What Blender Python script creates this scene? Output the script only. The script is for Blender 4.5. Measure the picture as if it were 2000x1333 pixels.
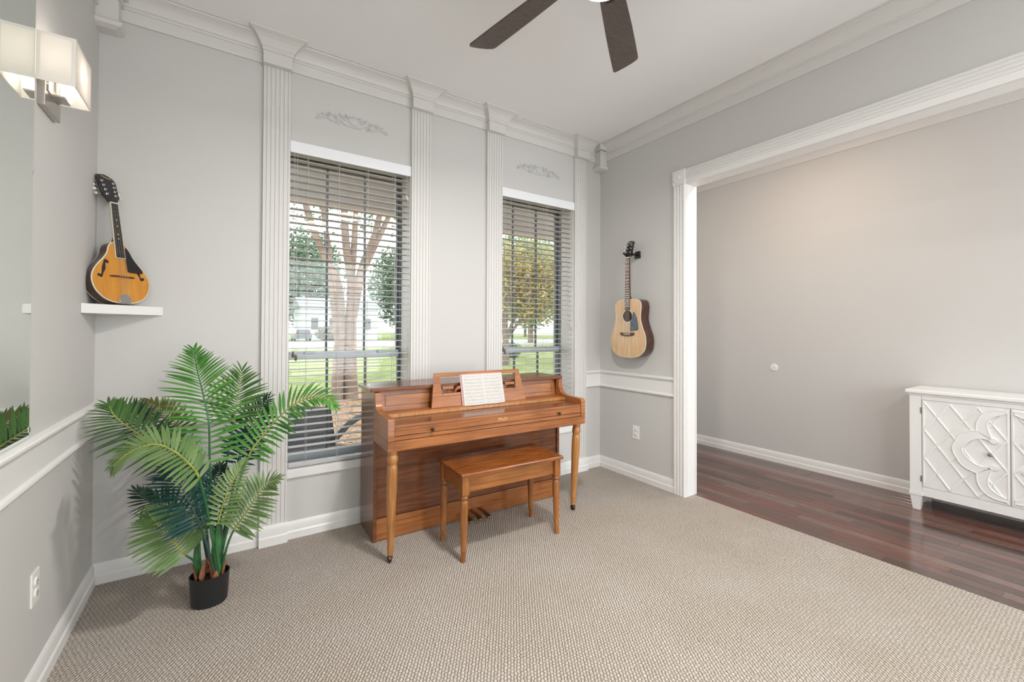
import bpy, bmesh, math, random
from mathutils import Vector, Matrix
random.seed(7)
for o in list(bpy.data.objects): bpy.data.objects.remove(o, do_unlink=True)
SC = bpy.context.scene
COL = SC.collection
PI = math.pi

# ---------------------------------------------------------------- camera
cam_d = bpy.data.cameras.new('camera'); cam = bpy.data.objects.new('camera', cam_d); COL.objects.link(cam)
F_PX, YAW, PITCH, ROLL, CY, EYE = 842.53, .5849, -.0109, .0041, 636.25, 1.30
cam_d.sensor_width = 36.0; cam_d.lens = 36.0 * F_PX / 2000.0
cam_d.shift_y = (CY - 666.5) / 2000.0
cam_d.clip_start = .02; cam_d.clip_end = 400
_f = Vector((math.sin(YAW)*math.cos(PITCH), math.cos(YAW)*math.cos(PITCH), -math.sin(PITCH)))
_r = Vector((math.cos(YAW), -math.sin(YAW), 0)); _u = _r.cross(_f)
_r2 = _r*math.cos(ROLL) + _u*math.sin(ROLL); _u2 = -_r*math.sin(ROLL) + _u*math.cos(ROLL)
M = Matrix.Identity(4)
for i in range(3):
    M[i][0] = _r2[i]; M[i][1] = _u2[i]; M[i][2] = -_f[i]
M[2][3] = EYE
cam.matrix_world = M
SC.camera = cam

# ---------------------------------------------------------------- world, exposure, fill lights
W = bpy.data.worlds.new('overcast_sky'); SC.world = W; W.use_nodes = True
bg = W.node_tree.nodes['Background']; bg.inputs[0].default_value = (.93, .96, 1, 1); bg.inputs[1].default_value = 2.6
SC.view_settings.view_transform = 'Standard'; SC.view_settings.look = 'None'
SC.view_settings.exposure = 0.07; SC.view_settings.gamma = 1.0; SC.view_settings.use_curve_mapping = False

YB, XL, XR, ZC = 3.0085, -.558, 3.0127, 3.058      # window wall, left wall, right wall, ceiling
YR, XD, XJ = -2.6, 4.57, 3.127                      # rear wall, far dining wall, far side of right wall

def area(name, loc, rot, sx, sy, power, col=(1, 1, 1)):
    d = bpy.data.lights.new(name, 'AREA'); d.shape = 'RECTANGLE'; d.size = sx; d.size_y = sy; d.energy = power; d.color = col
    o = bpy.data.objects.new(name, d); COL.objects.link(o); o.location = loc; o.rotation_euler = rot; return o
def point(name, loc, power, col, r=.05):
    d = bpy.data.lights.new(name, 'POINT'); d.energy = power; d.color = col; d.shadow_soft_size = r
    o = bpy.data.objects.new(name, d); COL.objects.link(o); o.location = loc; return o
# added fill lights just inside the unseen rear windows, to brighten both rooms
area('rear_fill', (1.45, YR + .12, 1.5), (math.radians(90), 0, 0), 2.5, 2.2, 32, (.96, .98, 1))
area('dining_fill', (3.98, YR + .12, 1.4), (math.radians(90), 0, 0), 1.0, 2.0, 62, (.95, .975, 1))

# ---------------------------------------------------------------- materials
MATS = {}
def new_mat(name):
    m = bpy.data.materials.new(name); m.use_nodes = True; MATS[name] = m
    nt = m.node_tree; b = nt.nodes['Principled BSDF']; return m, nt, b
def setp(b, **k):
    for n, v in k.items():
        n = n.replace('_', ' ')
        if n in b.inputs: b.inputs[n].default_value = v
def c4(c): return (c[0], c[1], c[2], 1)
def plain(name, c, rough=.5, metal=0, spec=.5, coat=0, noise=0, nscale=40, bump=0, bscale=200):
    m, nt, b = new_mat(name)
    setp(b, Base_Color=c4(c), Roughness=rough, Metallic=metal, Specular_IOR_Level=spec, Coat_Weight=coat, Coat_Roughness=.1)
    if noise or bump:
        tc = nt.nodes.new('ShaderNodeTexCoord')
        if noise:
            n = nt.nodes.new('ShaderNodeTexNoise'); n.inputs['Scale'].default_value = nscale; n.inputs['Detail'].default_value = 4
            r = nt.nodes.new('ShaderNodeValToRGB')
            r.color_ramp.elements[0].position = .3; r.color_ramp.elements[1].position = .7
            r.color_ramp.elements[0].color = c4([max(0, x*(1-noise)) for x in c]); r.color_ramp.elements[1].color = c4([min(1, x*(1+noise)) for x in c])
            nt.links.new(tc.outputs['Object'], n.inputs['Vector']); nt.links.new(n.outputs['Fac'], r.inputs[0]); nt.links.new(r.outputs[0], b.inputs['Base Color'])
        if bump:
            n2 = nt.nodes.new('ShaderNodeTexNoise'); n2.inputs['Scale'].default_value = bscale
            bp = nt.nodes.new('ShaderNodeBump'); bp.inputs['Strength'].default_value = bump; bp.inputs['Distance'].default_value = .002
            nt.links.new(tc.outputs['Object'], n2.inputs['Vector']); nt.links.new(n2.outputs['Fac'], bp.inputs['Height']); nt.links.new(bp.outputs[0], b.inputs['Normal'])
    return m
def wood(name, c1, c2, stretch=(1.5, 22, 22), rough=.32, coat=.35, ring=.6, detail=6, bump=.0):
    m, nt, b = new_mat(name)
    setp(b, Roughness=rough, Coat_Weight=coat, Coat_Roughness=.12)
    tc = nt.nodes.new('ShaderNodeTexCoord'); mp = nt.nodes.new('ShaderNodeMapping'); mp.inputs['Scale'].default_value = stretch
    n = nt.nodes.new('ShaderNodeTexNoise'); n.inputs['Scale'].default_value = 3.0; n.inputs['Detail'].default_value = detail; n.inputs['Distortion'].default_value = ring
    n2 = nt.nodes.new('ShaderNodeTexNoise'); n2.inputs['Scale'].default_value = 4.0; n2.inputs['Detail'].default_value = 2
    mx = nt.nodes.new('ShaderNodeMath'); mx.operation = 'MULTIPLY_ADD'; mx.inputs[1].default_value = .45
    r = nt.nodes.new('ShaderNodeValToRGB'); r.color_ramp.elements[0].position = .42; r.color_ramp.elements[1].position = .92
    r.color_ramp.elements[0].color = c4(c1); r.color_ramp.elements[1].color = c4(c2)
    L = nt.links.new
    L(tc.outputs['Object'], mp.inputs[0]); L(mp.outputs[0], n.inputs['Vector']); L(tc.outputs['Object'], n2.inputs['Vector'])
    L(n2.outputs['Fac'], mx.inputs[0]); L(n.outputs['Fac'], mx.inputs[2]); L(mx.outputs[0], r.inputs[0]); L(r.outputs[0], b.inputs['Base Color'])
    return m

M_WALL = plain('wall_paint', (.60, .59, .575), .6, bump=.10, bscale=260)
M_TRIM = plain('trim_paint', (.68, .665, .645), .42)
M_WHITE = plain('white_paint', (.80, .79, .775), .35)
M_CEIL = plain('ceiling_paint', (.90, .90, .90), .8, bump=.12, bscale=180)
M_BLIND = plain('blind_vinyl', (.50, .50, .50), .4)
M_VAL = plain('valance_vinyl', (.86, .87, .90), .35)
M_CORD = plain('cord', (.62, .6, .56), .8)
M_TASSEL = plain('tassel_wood', (.13, .10, .07), .5)
M_FRAME = plain('window_bronze', (.11, .13, .14), .4, metal=.1)
M_RAIL = plain('sash_aluminium', (.46, .50, .53), .35, metal=.35)
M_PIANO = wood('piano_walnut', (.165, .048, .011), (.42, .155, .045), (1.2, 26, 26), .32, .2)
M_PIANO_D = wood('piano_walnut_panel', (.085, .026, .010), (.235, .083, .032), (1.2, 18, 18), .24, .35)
M_LEG = wood('leg_maple', (.24, .085, .018), (.52, .235, .070), (30, 30, 2), .32, .4)
M_BENCH = wood('bench_wood', (.165, .048, .009), (.41, .155, .036), (1.4, 22, 22), .32, .2)
M_BENCHLEG = wood('bench_leg_wood', (.17, .052, .010), (.42, .16, .040), (30, 30, 2), .32, .2)
M_BENCHTOP = wood('bench_top_wood', (.115, .027, .005), (.33, .105, .020), (2, 22, 22), .27, .3)
M_BRASS = plain('aged_brass', (.30, .21, .10), .35, metal=1)
M_GOLD = plain('gold_print', (.80, .58, .26), .4)
M_BLACK = plain('black_plastic', (.012, .012, .014), .38, bump=.15, bscale=500)
M_BLACKG = plain('black_gloss', (.012, .010, .012), .2, coat=.6)
M_CHROME = plain('chrome', (.75, .75, .75), .14, metal=1)
M_NICKEL = plain('brushed_nickel', (.50, .47, .44), .32, metal=1)
M_IVORY = plain('ivory_plastic', (.80, .76, .63), .35)
M_SPRUCE = wood('spruce_top', (.55, .33, .165), (.80, .56, .335), (40, 40, 2), .3, .4, ring=.2)
M_MAHO = wood('mahogany_side', (.028, .009, .005), (.085, .026, .012), (14, 14, 2), .25, .5)
M_ROSE = wood('rosewood', (.05, .018, .010), (.16, .062, .032), (30, 30, 3), .45, 0)
M_AMBER = wood('amber_top', (.54, .205, .022), (.66, .30, .046), (20, 20, 2), .22, .6, ring=.3)
M_PICK = plain('pickguard_blue_pearl', (.05, .075, .10), .2, coat=.5, noise=.65, nscale=45)
M_STEEL = plain('string_steel', (.55, .5, .44), .3, metal=1)
M_FABRIC = plain('bed_cover', (.2, .2, .2))
M_PAPER_EDGE = plain('book_cover_pink', (.62, .40, .42), .6)
M_FAN = wood('fan_blade_wood', (.055, .040, .034), (.115, .088, .075), (3, 40, 40), .42, .1)
M_FANM = plain('fan_metal', (.06, .045, .038), .35, metal=.8)
M_POT = plain('pot_black', (.014, .015, .018), .42, bump=.25, bscale=420)
M_SOIL = plain('pot_filler', (.02, .014, .01), .9)
M_HUSK = plain('husk_brown', (.36, .135, .065), .6, noise=.35, nscale=40)
M_CAB = plain('cabinet_white', (.84, .84, .83), .33)
M_OUT = plain('outlet_plastic', (.84, .83, .80), .3)
M_SLOT = plain('outlet_slot', (.05, .05, .05), .5)

def m_mirror():
    m, nt, b = new_mat('mirror_silver'); setp(b, Base_Color=(.80, .84, .80, 1), Metallic=1, Roughness=.015); return m
M_MIRROR = m_mirror()
def m_glass():
    m, nt, b = new_mat('window_glass'); nt.nodes.remove(b)
    t = nt.nodes.new('ShaderNodeBsdfTransparent'); t.inputs[0].default_value = (.95, .97, .96, 1)
    g = nt.nodes.new('ShaderNodeBsdfGlossy'); g.inputs['Roughness'].default_value = .01
    mx = nt.nodes.new('ShaderNodeMixShader'); mx.inputs[0].default_value = .06
    nt.links.new(t.outputs[0], mx.inputs[1]); nt.links.new(g.outputs[0], mx.inputs[2]); nt.links.new(mx.outputs[0], nt.nodes['Material Output'].inputs[0]); return m
M_GLASS = m_glass()
def m_emit(name, c, s):
    m, nt, b = new_mat(name); setp(b, Base_Color=c4(c), Emission_Color=c4(c), Emission_Strength=s); return m
M_BULB = m_emit('bulb_glow', (1, .92, .82), 3)
M_FANLT = m_emit('fan_light_glow', (1, .93, .84), 7)
M_DINLT = m_emit('dining_light_glow', (1, .78, .58), 6)
def m_shade():
    m, nt, b = new_mat('shade_fabric'); nt.nodes.remove(b)
    d = nt.nodes.new('ShaderNodeBsdfDiffuse'); d.inputs[0].default_value = (.86, .84, .81, 1)
    t = nt.nodes.new('ShaderNodeBsdfTranslucent'); t.inputs[0].default_value = (.80, .77, .73, 1)
    mx = nt.nodes.new('ShaderNodeMixShader'); mx.inputs[0].default_value = .45
    nt.links.new(d.outputs[0], mx.inputs[1]); nt.links.new(t.outputs[0], mx.inputs[2]); nt.links.new(mx.outputs[0], nt.nodes['Material Output'].inputs[0]); return m
M_SHADE = m_shade()
def m_leaf(name, c1, c2, spec=.5, rough=.42):
    m, nt, b = new_mat(name); setp(b, Roughness=rough, Specular_IOR_Level=spec)
    oi = nt.nodes.new('ShaderNodeObjectInfo'); n = nt.nodes.new('ShaderNodeTexNoise'); n.inputs['Scale'].default_value = 9; n.inputs['Detail'].default_value = 3
    tc = nt.nodes.new('ShaderNodeTexCoord'); r = nt.nodes.new('ShaderNodeValToRGB'); a = nt.nodes.new('ShaderNodeMath'); a.operation = 'MULTIPLY_ADD'; a.inputs[1].default_value = .4
    r.color_ramp.elements[0].position = .4; r.color_ramp.elements[1].position = .95; r.color_ramp.elements[0].color = c4(c1); r.color_ramp.elements[1].color = c4(c2)
    L = nt.links.new
    L(tc.outputs['Object'], n.inputs['Vector']); L(oi.outputs['Random'], a.inputs[0]); L(n.outputs['Fac'], a.inputs[2]); L(a.outputs[0], r.inputs[0]); L(r.outputs[0], b.inputs['Base Color'])
    tr = nt.nodes.new('ShaderNodeBsdfTranslucent'); L(r.outputs[0], tr.inputs[0]); mx = nt.nodes.new('ShaderNodeMixShader'); mx.inputs[0].default_value = .18
    L(b.outputs[0], mx.inputs[1]); L(tr.outputs[0], mx.inputs[2]); L(mx.outputs[0], nt.nodes['Material Output'].inputs[0]); return m
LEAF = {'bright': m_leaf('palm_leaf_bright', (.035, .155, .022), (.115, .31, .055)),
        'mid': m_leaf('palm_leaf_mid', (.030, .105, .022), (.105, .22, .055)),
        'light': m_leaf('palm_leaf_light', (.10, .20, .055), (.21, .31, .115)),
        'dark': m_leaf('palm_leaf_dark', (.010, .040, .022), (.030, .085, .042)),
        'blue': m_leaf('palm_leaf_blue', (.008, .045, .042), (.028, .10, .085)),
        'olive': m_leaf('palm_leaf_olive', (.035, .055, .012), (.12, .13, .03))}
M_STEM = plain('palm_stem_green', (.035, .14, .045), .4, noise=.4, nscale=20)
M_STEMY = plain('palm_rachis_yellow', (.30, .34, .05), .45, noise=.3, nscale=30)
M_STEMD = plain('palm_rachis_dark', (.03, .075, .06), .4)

def m_carpet():
    m, nt, b = new_mat('loop_carpet'); setp(b, Roughness=.95, Specular_IOR_Level=.1)
    L = nt.links.new; N = nt.nodes.new
    tc = N('ShaderNodeTexCoord'); mp = N('ShaderNodeMapping'); mp.inputs['Rotation'].default_value = (0, 0, YAW)
    L(tc.outputs['Object'], mp.inputs[0])
    dn = N('ShaderNodeTexNoise'); dn.inputs['Scale'].default_value = 55; dn.inputs['Detail'].default_value = 2
    L(mp.outputs[0], dn.inputs['Vector'])
    sub = N('ShaderNodeVectorMath'); sub.operation = 'SUBTRACT'; sub.inputs[1].default_value = (.5, .5, .5)
    sc = N('ShaderNodeVectorMath'); sc.operation = 'SCALE'; sc.inputs['Scale'].default_value = .013
    ad = N('ShaderNodeVectorMath'); ad.operation = 'ADD'
    L(dn.outputs['Color'], sub.inputs[0]); L(sub.outputs[0], sc.inputs[0]); L(mp.outputs[0], ad.inputs[0]); L(sc.outputs[0], ad.inputs[1])
    sx = N('ShaderNodeSeparateXYZ'); L(ad.outputs[0], sx.inputs[0])
    def mth(op, a, bb=None, v=None):
        q = N('ShaderNodeMath'); q.operation = op
        L(a, q.inputs[0])
        if bb is not None: L(bb, q.inputs[1])
        elif v is not None: q.inputs[1].default_value = v
        return q.outputs[0]
    PITCHX, PITCHY = .0125, .017
    ribx = mth('MULTIPLY', sx.outputs[0], v=1/PITCHX)
    fl = mth('FLOOR', ribx)
    par = mth('MULTIPLY', fl, v=.5)                      # every other rib shifted half a loop
    ly = mth('ADD', mth('MULTIPLY', sx.outputs[1], v=1/PITCHY), par)
    ax = mth('ABSOLUTE', mth('SINE', mth('MULTIPLY', ribx, v=PI)))
    ay = mth('ABSOLUTE', mth('SINE', mth('MULTIPLY', ly, v=PI)))
    hgt = mth('MULTIPLY', mth('POWER', ax, v=.7), mth('ADD', mth('MULTIPLY', mth('POWER', ay, v=.6), v=.7), v=.3))
    n1 = N('ShaderNodeTexNoise'); n1.inputs['Scale'].default_value = 2.2; n1.inputs['Detail'].default_value = 5; L(tc.outputs['Object'], n1.inputs['Vector'])
    n2 = N('ShaderNodeTexNoise'); n2.inputs['Scale'].default_value = 240; n2.inputs['Detail'].default_value = 2; L(tc.outputs['Object'], n2.inputs['Vector'])
    mixf = mth('ADD', mth('MULTIPLY', hgt, v=.72), mth('MULTIPLY', n2.outputs['Fac'], v=.48))  # loop height also darkens the grooves: their shade is put into the colour
    r = N('ShaderNodeValToRGB'); e = r.color_ramp.elements
    e[0].position = .25; e[0].color = (.165, .137, .112, 1); e[1].position = .92; e[1].color = (.60, .55, .495, 1)
    L(mixf, r.inputs[0])
    r2 = N('ShaderNodeValToRGB'); e = r2.color_ramp.elements; e[0].position = .35; e[0].color = (.93, .90, .86, 1); e[1].position = .68; e[1].color = (1, 1, 1, 1); L(n1.outputs['Fac'], r2.inputs[0])
    mm = N('ShaderNodeMixRGB'); mm.blend_type = 'MULTIPLY'; mm.inputs[0].default_value = 1; L(r.outputs[0], mm.inputs[1]); L(r2.outputs[0], mm.inputs[2]); L(mm.outputs[0], b.inputs['Base Color'])
    bp = N('ShaderNodeBump'); bp.inputs['Strength'].default_value = .8; bp.inputs['Distance'].default_value = .004
    L(hgt, bp.inputs['Height']); L(bp.outputs[0], b.inputs['Normal']); return m
M_CARPET = m_carpet()
PLANK = [wood('plank_%s' % n, a, b_, (24, 1.2, 24), .15, .3, ring=.3) for n, a, b_ in (
    ('umber', (.060, .028, .021), (.135, .070, .054)), ('russet', (.075, .024, .018), (.175, .066, .048)), ('taupe', (.090, .050, .040), (.19, .115, .092)), ('cocoa', (.038, .018, .014), (.092, .048, .038)))]
def m_pages():
    m, nt, b = new_mat('printed_music_page'); setp(b, Roughness=.75)
    L = nt.links.new; N = nt.nodes.new
    tc = N('ShaderNodeTexCoord'); s = N('ShaderNodeSeparateXYZ'); L(tc.outputs['UV'], s.inputs[0])
    def mth(op, a, bb=None, v=None):
        q = N('ShaderNodeMath'); q.operation = op; L(a, q.inputs[0])
        if bb is not None: L(bb, q.inputs[1])
        elif v is not None: q.inputs[1].default_value = v
        return q.outputs[0]
    sysf = mth('FRACT', mth('MULTIPLY', s.outputs[1], v=9.0))                      # nine staves on a page
    inst = mth('MULTIPLY', mth('GREATER_THAN', sysf, v=.30), mth('LESS_THAN', sysf, v=.70))
    ln = mth('LESS_THAN', mth('FRACT', mth('MULTIPLY', sysf, v=12.5)), v=.24)
    staff = mth('MULTIPLY', inst, ln)
    mp = N('ShaderNodeMapping'); mp.inputs['Scale'].default_value = (34, 62, 1); L(tc.outputs['UV'], mp.inputs[0])
    vo = N('ShaderNodeTexVoronoi'); vo.inputs['Scale'].default_value = 1.0; L(mp.outputs[0], vo.inputs['Vector'])
    nz = N('ShaderNodeTexNoise'); nz.inputs['Scale'].default_value = 14; L(tc.outputs['UV'], nz.inputs['Vector'])
    wide = mth('MULTIPLY', mth('GREATER_THAN', sysf, v=.18), mth('LESS_THAN', sysf, v=.84))
    notes = mth('MULTIPLY', mth('MULTIPLY', mth('LESS_THAN', vo.outputs['Distance'], v=.27), wide), mth('GREATER_THAN', nz.outputs['Fac'], v=.46))
    mar = mth('MULTIPLY', mth('MULTIPLY', mth('GREATER_THAN', s.outputs[0], v=.07), mth('LESS_THAN', s.outputs[0], v=.93)), mth('MULTIPLY', mth('GREATER_THAN', s.outputs[1], v=.05), mth('LESS_THAN', s.outputs[1], v=.95)))
    ink = mth('MULTIPLY', mth('MAXIMUM', mth('MULTIPLY', staff, v=.55), mth('MULTIPLY', notes, v=.85)), mar)
    mx = N('ShaderNodeMixRGB'); mx.inputs[1].default_value = (.60, .585, .555, 1); mx.inputs[2].default_value = (.10, .10, .10, 1); L(ink, mx.inputs[0]); L(mx.outputs[0], b.inputs['Base Color']); return m
M_PAGE = m_pages()
# outdoors
M_GRASS = plain('lawn_grass', (.27, .33, .10), .9, noise=.42, nscale=2.2)
M_MULCH = plain('mulch_chips', (.42, .26, .155), .9, noise=.75, nscale=26)
M_ROAD = plain('street_concrete', (.62, .60, .57), .9, noise=.08, nscale=2)
M_BARK = plain('crape_myrtle_bark', (.30, .215, .165), .75, noise=.35, nscale=5)
M_BARK2 = plain('oak_bark', (.22, .17, .13), .85, noise=.4, nscale=6)
M_FOL = {'far': plain('far_foliage', (.13, .24, .13), .8, noise=.55, nscale=2.5), 'mid': plain('mid_foliage', (.16, .26, .10), .8, noise=.5, nscale=5), 'gold': plain('turning_foliage', (.42, .33, .10), .8, noise=.5, nscale=3), 'pale': plain('pale_foliage', (.30, .40, .20), .8, noise=.4, nscale=3), 'shrub': plain('shrub_foliage', (.22, .18, .13), .8, noise=.4, nscale=4)}
M_HOUSE = plain('house_siding', (.70, .76, .80), .8)
M_ROOF = plain('house_roof', (.34, .36, .38), .8)
M_CAR = plain('car_paint_dark', (.09, .10, .13), .25)
M_CARRED = plain('car_lamp_red', (.45, .02, .02), .3)
M_TIRE = plain('car_tire', (.02, .02, .02), .8)
M_SLING = plain('patio_sling_fabric', (.022, .030, .042), .7, noise=.25, nscale=60)
M_PATIO = plain('patio_chair_metal', (.022, .026, .028), .45)
M_SOFFIT = plain('porch_beam_paint', (.66, .66, .68), .7)
M_BRICK = plain('exterior_brick_face', (.42, .30, .24), .9, noise=.2, nscale=14)

# ---------------------------------------------------------------- mesh helpers
class MB:
    def __init__(s): s.v = []; s.f = []
    def add(s, vs, fs):
        o = len(s.v); s.v += [tuple(p) for p in vs]; s.f += [tuple(i + o for i in f) for f in fs]; return s
    def box(s, x0, x1, y0, y1, z0, z1):
        return s.add([(x0, y0, z0), (x1, y0, z0), (x1, y1, z0), (x0, y1, z0), (x0, y0, z1), (x1, y0, z1), (x1, y1, z1), (x0, y1, z1)],
                     [(3, 2, 1, 0), (4, 5, 6, 7), (0, 1, 5, 4), (1, 2, 6, 5), (2, 3, 7, 6), (3, 0, 4, 7)])
    def loops(s, L, cap=True, closed=True):
        n = len(L[0]); vs = [p for l in L for p in l]; fs = []
        for i in range(len(L) - 1):
            for j in range(n if closed else n - 1):
                k = (j + 1) % n; fs.append((i*n + j, i*n + k, (i+1)*n + k, (i+1)*n + j))
        if cap: fs.append(tuple(range(n - 1, -1, -1))); fs.append(tuple((len(L)-1)*n + j for j in range(n)))
        return s.add(vs, fs)
    def prism(s, poly, fn0, fn1):                      # poly of 2D points, two maps to 3D
        return s.loops([[fn0(p) for p in poly], [fn1(p) for p in poly]])
    def lathe(s, prof, c=(0, 0, 0), n=20, ax='z', sx=1, sy=1):
        L = []
        for r, h in prof:
            ring = []
            for j in range(n):
                a = 2*PI*j/n; p = (r*math.cos(a)*sx, r*math.sin(a)*sy)
                ring.append((c[0]+p[0], c[1]+p[1], c[2]+h) if ax == 'z' else ((c[0]+p[0], c[1]-h, c[2]+p[1]) if ax == 'y' else (c[0]+h, c[1]+p[0], c[2]+p[1])))
            L.append(ring)
        return s.loops(L)
    def tube(s, pts, r, n=8, flat=None):
        pts = [Vector(p) for p in pts]; rs = r if isinstance(r, (list, tuple)) else [r]*len(pts)
        L = []; up = Vector((0, 0, 1))
        t0 = (pts[1]-pts[0]).normalized()
        if abs(t0.z) > .9: up = Vector((0, 1, 0))
        a = t0.cross(up).normalized()
        for i, p in enumerate(pts):
            t = (pts[min(i+1, len(pts)-1)] - pts[max(i-1, 0)]).normalized()
            a = (a - t*a.dot(t)).normalized(); b = t.cross(a)
            L.append([p + a*rs[i]*math.cos(2*PI*j/n) + b*rs[i]*math.sin(2*PI*j/n) for j in range(n)])
        return s.loops(L)
    def ball(s, c, r, n=10, m=7, sz=1):
        prof = [(max(1e-4, r*math.sin(PI*i/m)), -r*sz*math.cos(PI*i/m)) for i in range(m+1)]
        return s.lathe(prof, c, n)
    def build(s, name, mat, parent=None, smooth=False, bevel=0, ang=40):
        me = bpy.data.meshes.new(name); me.from_pydata(s.v, [], s.f)
        bm = bmesh.new(); bm.from_mesh(me); bmesh.ops.recalc_face_normals(bm, faces=bm.faces)
        if bevel:
            bmesh.ops.bevel(bm, geom=[e for e in bm.edges if len(e.link_faces) == 2 and e.calc_face_angle(0) > .6], offset=bevel, segments=2, profile=.6, affect='EDGES')
        bm.to_mesh(me); bm.free(); me.update()
        if smooth:
            me.shade_smooth()
            try: me.set_sharp_from_angle(angle=math.radians(ang))
            except Exception: pass
        me.materials.append(mat)
        return link(name, me, parent)
def link(name, me, parent=None):
    o = bpy.data.objects.new(name, me); COL.objects.link(o)
    if parent: o.parent = parent
    return o
def tag(o, label, cat=None, group=None, kind=None):
    o['label'] = label
    if cat: o['category'] = cat
    if group: o['group'] = group
    if kind: o['kind'] = kind
    return o
def thing(name, label, cat, loc=(0, 0, 0), rot=(0, 0, 0), group=None, kind=None):
    o = bpy.data.objects.new(name, None); COL.objects.link(o); o.location = loc; o.rotation_euler = rot; o.empty_display_size = .1
    return tag(o, label, cat, group, kind)
def B(*a): return MB().box(*a)
def spline(P, n):                                       # Catmull-Rom through P
    P = [Vector(p) for p in P]; out = []
    Q = [P[0]*2 - P[1]] + P + [P[-1]*2 - P[-2]]
    for i in range(len(P) - 1):
        p0, p1, p2, p3 = Q[i:i+4]
        for k in range(n):
            t = k/n; out.append(.5*((2*p1) + (p2-p0)*t + (2*p0-5*p1+4*p2-p3)*t*t + (3*p1-p0-3*p2+p3)*t**3))
    out.append(P[-1]); return out

# ---------------------------------------------------------------- room shell
def S(name, mb, mat, label, cat, **k): return tag(mb.build(name, mat, **k), label, cat, kind='structure')
WIN = [(.32, 1.105), (1.88, 2.67)]; WZ0, WZ1 = .415, 2.47
S('floor', B(XL-.1, 3.11, YR-.1, YB+.1, -.12, 0), M_CARPET, 'beige looped carpet covering the music room', 'floor')
S('ceiling', B(XL-.1, XD+.1, YR-.1, YB+.1, ZC, ZC+.12), M_CEIL, 'plain off-white ceiling above the crown moulding', 'ceiling')
mb = MB(); Y0, Y1 = YB, YB + .29
xs = [XL-.1, WIN[0][0], WIN[0][1], WIN[1][0], WIN[1][1], XD+.1]
for i in (0, 2, 4): mb.box(xs[i], xs[i+1], Y0, Y1, -.12, ZC)
for w in WIN: mb.box(w[0], w[1], Y0, Y1, -.12, WZ0); mb.box(w[0], w[1], Y0, Y1, WZ1, ZC)
S('wall_back', mb, M_WALL, 'greige wall with the two tall windows behind the piano', 'wall')
S('wall_left', B(XL-.1, XL, YR-.1, YB, -.12, ZC), M_WALL, 'greige wall carrying the mirror and the shaded lamp', 'wall')
OPY0, OPY1, OPZ = -1.3, 2.080, 2.470
mb = MB(); mb.box(XR, XJ, OPY1, YB, -.12, ZC); mb.box(XR, XJ, OPY0, OPY1, OPZ, ZC); mb.box(XR, XJ, YR, OPY0, -.12, ZC)
S('wall_right', mb, M_WALL, 'greige wall with the guitar and the wide cased opening', 'wall')
S('wall_dining', B(XD, XD+.1, YR, YB, -.12, ZC), M_WALL, 'plain wall behind the white cabinet in the next room', 'wall')
mb = MB()
RW = [(-.2, 2.7, .4, 2.7), (3.3, 4.4, .4, 2.5)]
mb.box(XL-.1, RW[0][0], YR-.1, YR, -.12, ZC).box(RW[0][1], RW[1][0], YR-.1, YR, -.12, ZC).box(RW[1][1], XD+.1, YR-.1, YR, -.12, ZC)
for a in RW: mb.box(a[0], a[1], YR-.1, YR, -.12, a[2]).box(a[0], a[1], YR-.1, YR, a[3], ZC)
S('wall_rear', mb, M_WALL, 'greige wall with added wide windows facing the piano wall', 'wall')

# baseboards, chair rails, crown: profiles of (distance from wall, height)
BASE = [(0, 0), (.018, 0), (.018, .042), (.012, .05), (.012, .085), (.008, .098), (.004, .105), (0, .105)]
RAIL = [(0, .763), (.010, .763), (.018, .768), (.021, .775), (.018, .783), (.010, .788), (.0075, .790), (.0075, .884), (.011, .886), (.013, .893), (.021, .898), (.026, .906), (.026, .914), (.022, .919), (.010, .923), (0, .924)]
CROWN = [(0, 2.912), (.012, 2.912), (.014, 2.920), (.014, 2.972), (.020, 2.974), (.020, 2.986), (.028, 2.990), (.034, 3.004), (.046, 3.022), (.064, 3.036), (.086, 3.043), (.088, 3.050), (.102, 3.050), (.102, ZC-.0005), (0, ZC-.0005)]
def run_back(mb, P, x0, x1, y=YB): return mb.prism(P, lambda p: (x0, y-p[0], p[1]), lambda p: (x1, y-p[0], p[1]))
def run_left(mb, P, y0, y1, x=XL): return mb.prism(P, lambda p: (x+p[0], y0, p[1]), lambda p: (x+p[0], y1, p[1]))
def run_right(mb, P, y0, y1, x=XR): return mb.prism(P, lambda p: (x-p[0], y0, p[1]), lambda p: (x-p[0], y1, p[1]))
PIL = [(.175, .32), (1.105, 1.25), (1.735, 1.88), (2.67, 2.815)]
def stuff_runs(P, dx=.0):
    mb = MB(); a = XL
    for p in PIL: run_back(mb, P, a, p[0]+.002); a = p[1]-.002
    run_back(mb, P, a, XR); return mb
S('baseboard_back', stuff_runs(BASE), M_WHITE, 'white baseboard along the window wall', 'baseboard', smooth=True, ang=30)
S('baseboard_left', run_left(MB(), BASE, YR, YB), M_WHITE, 'white baseboard along the mirror wall', 'baseboard', smooth=True, ang=30)
mb = MB(); run_right(mb, BASE, 2.173, YB); run_right(mb, BASE, YR, OPY0-.107)
S('baseboard_right', mb, M_WHITE, 'white baseboard below the guitar', 'baseboard', smooth=True, ang=30)
mb = MB(); run_right(mb, BASE, YR, YB, XD); run_back(mb, BASE, XJ, XD)
S('baseboard_dining', mb, M_WHITE, 'white baseboard along the dark plank floor', 'baseboard', smooth=True, ang=30)
S('trim_1', run_back(MB(), RAIL, XL, PIL[0][0]), M_WHITE, 'white chair rail behind the palm on the window wall', 'chair rail', smooth=True, ang=30)
S('trim_2', run_back(MB(), RAIL, PIL[3][1], XR), M_WHITE, 'short white chair rail beside the right window', 'chair rail', smooth=True, ang=30)
S('trim_3', run_left(MB(), RAIL, YR, YB), M_WHITE, 'white chair rail under the mirror', 'chair rail', smooth=True, ang=30)
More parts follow.
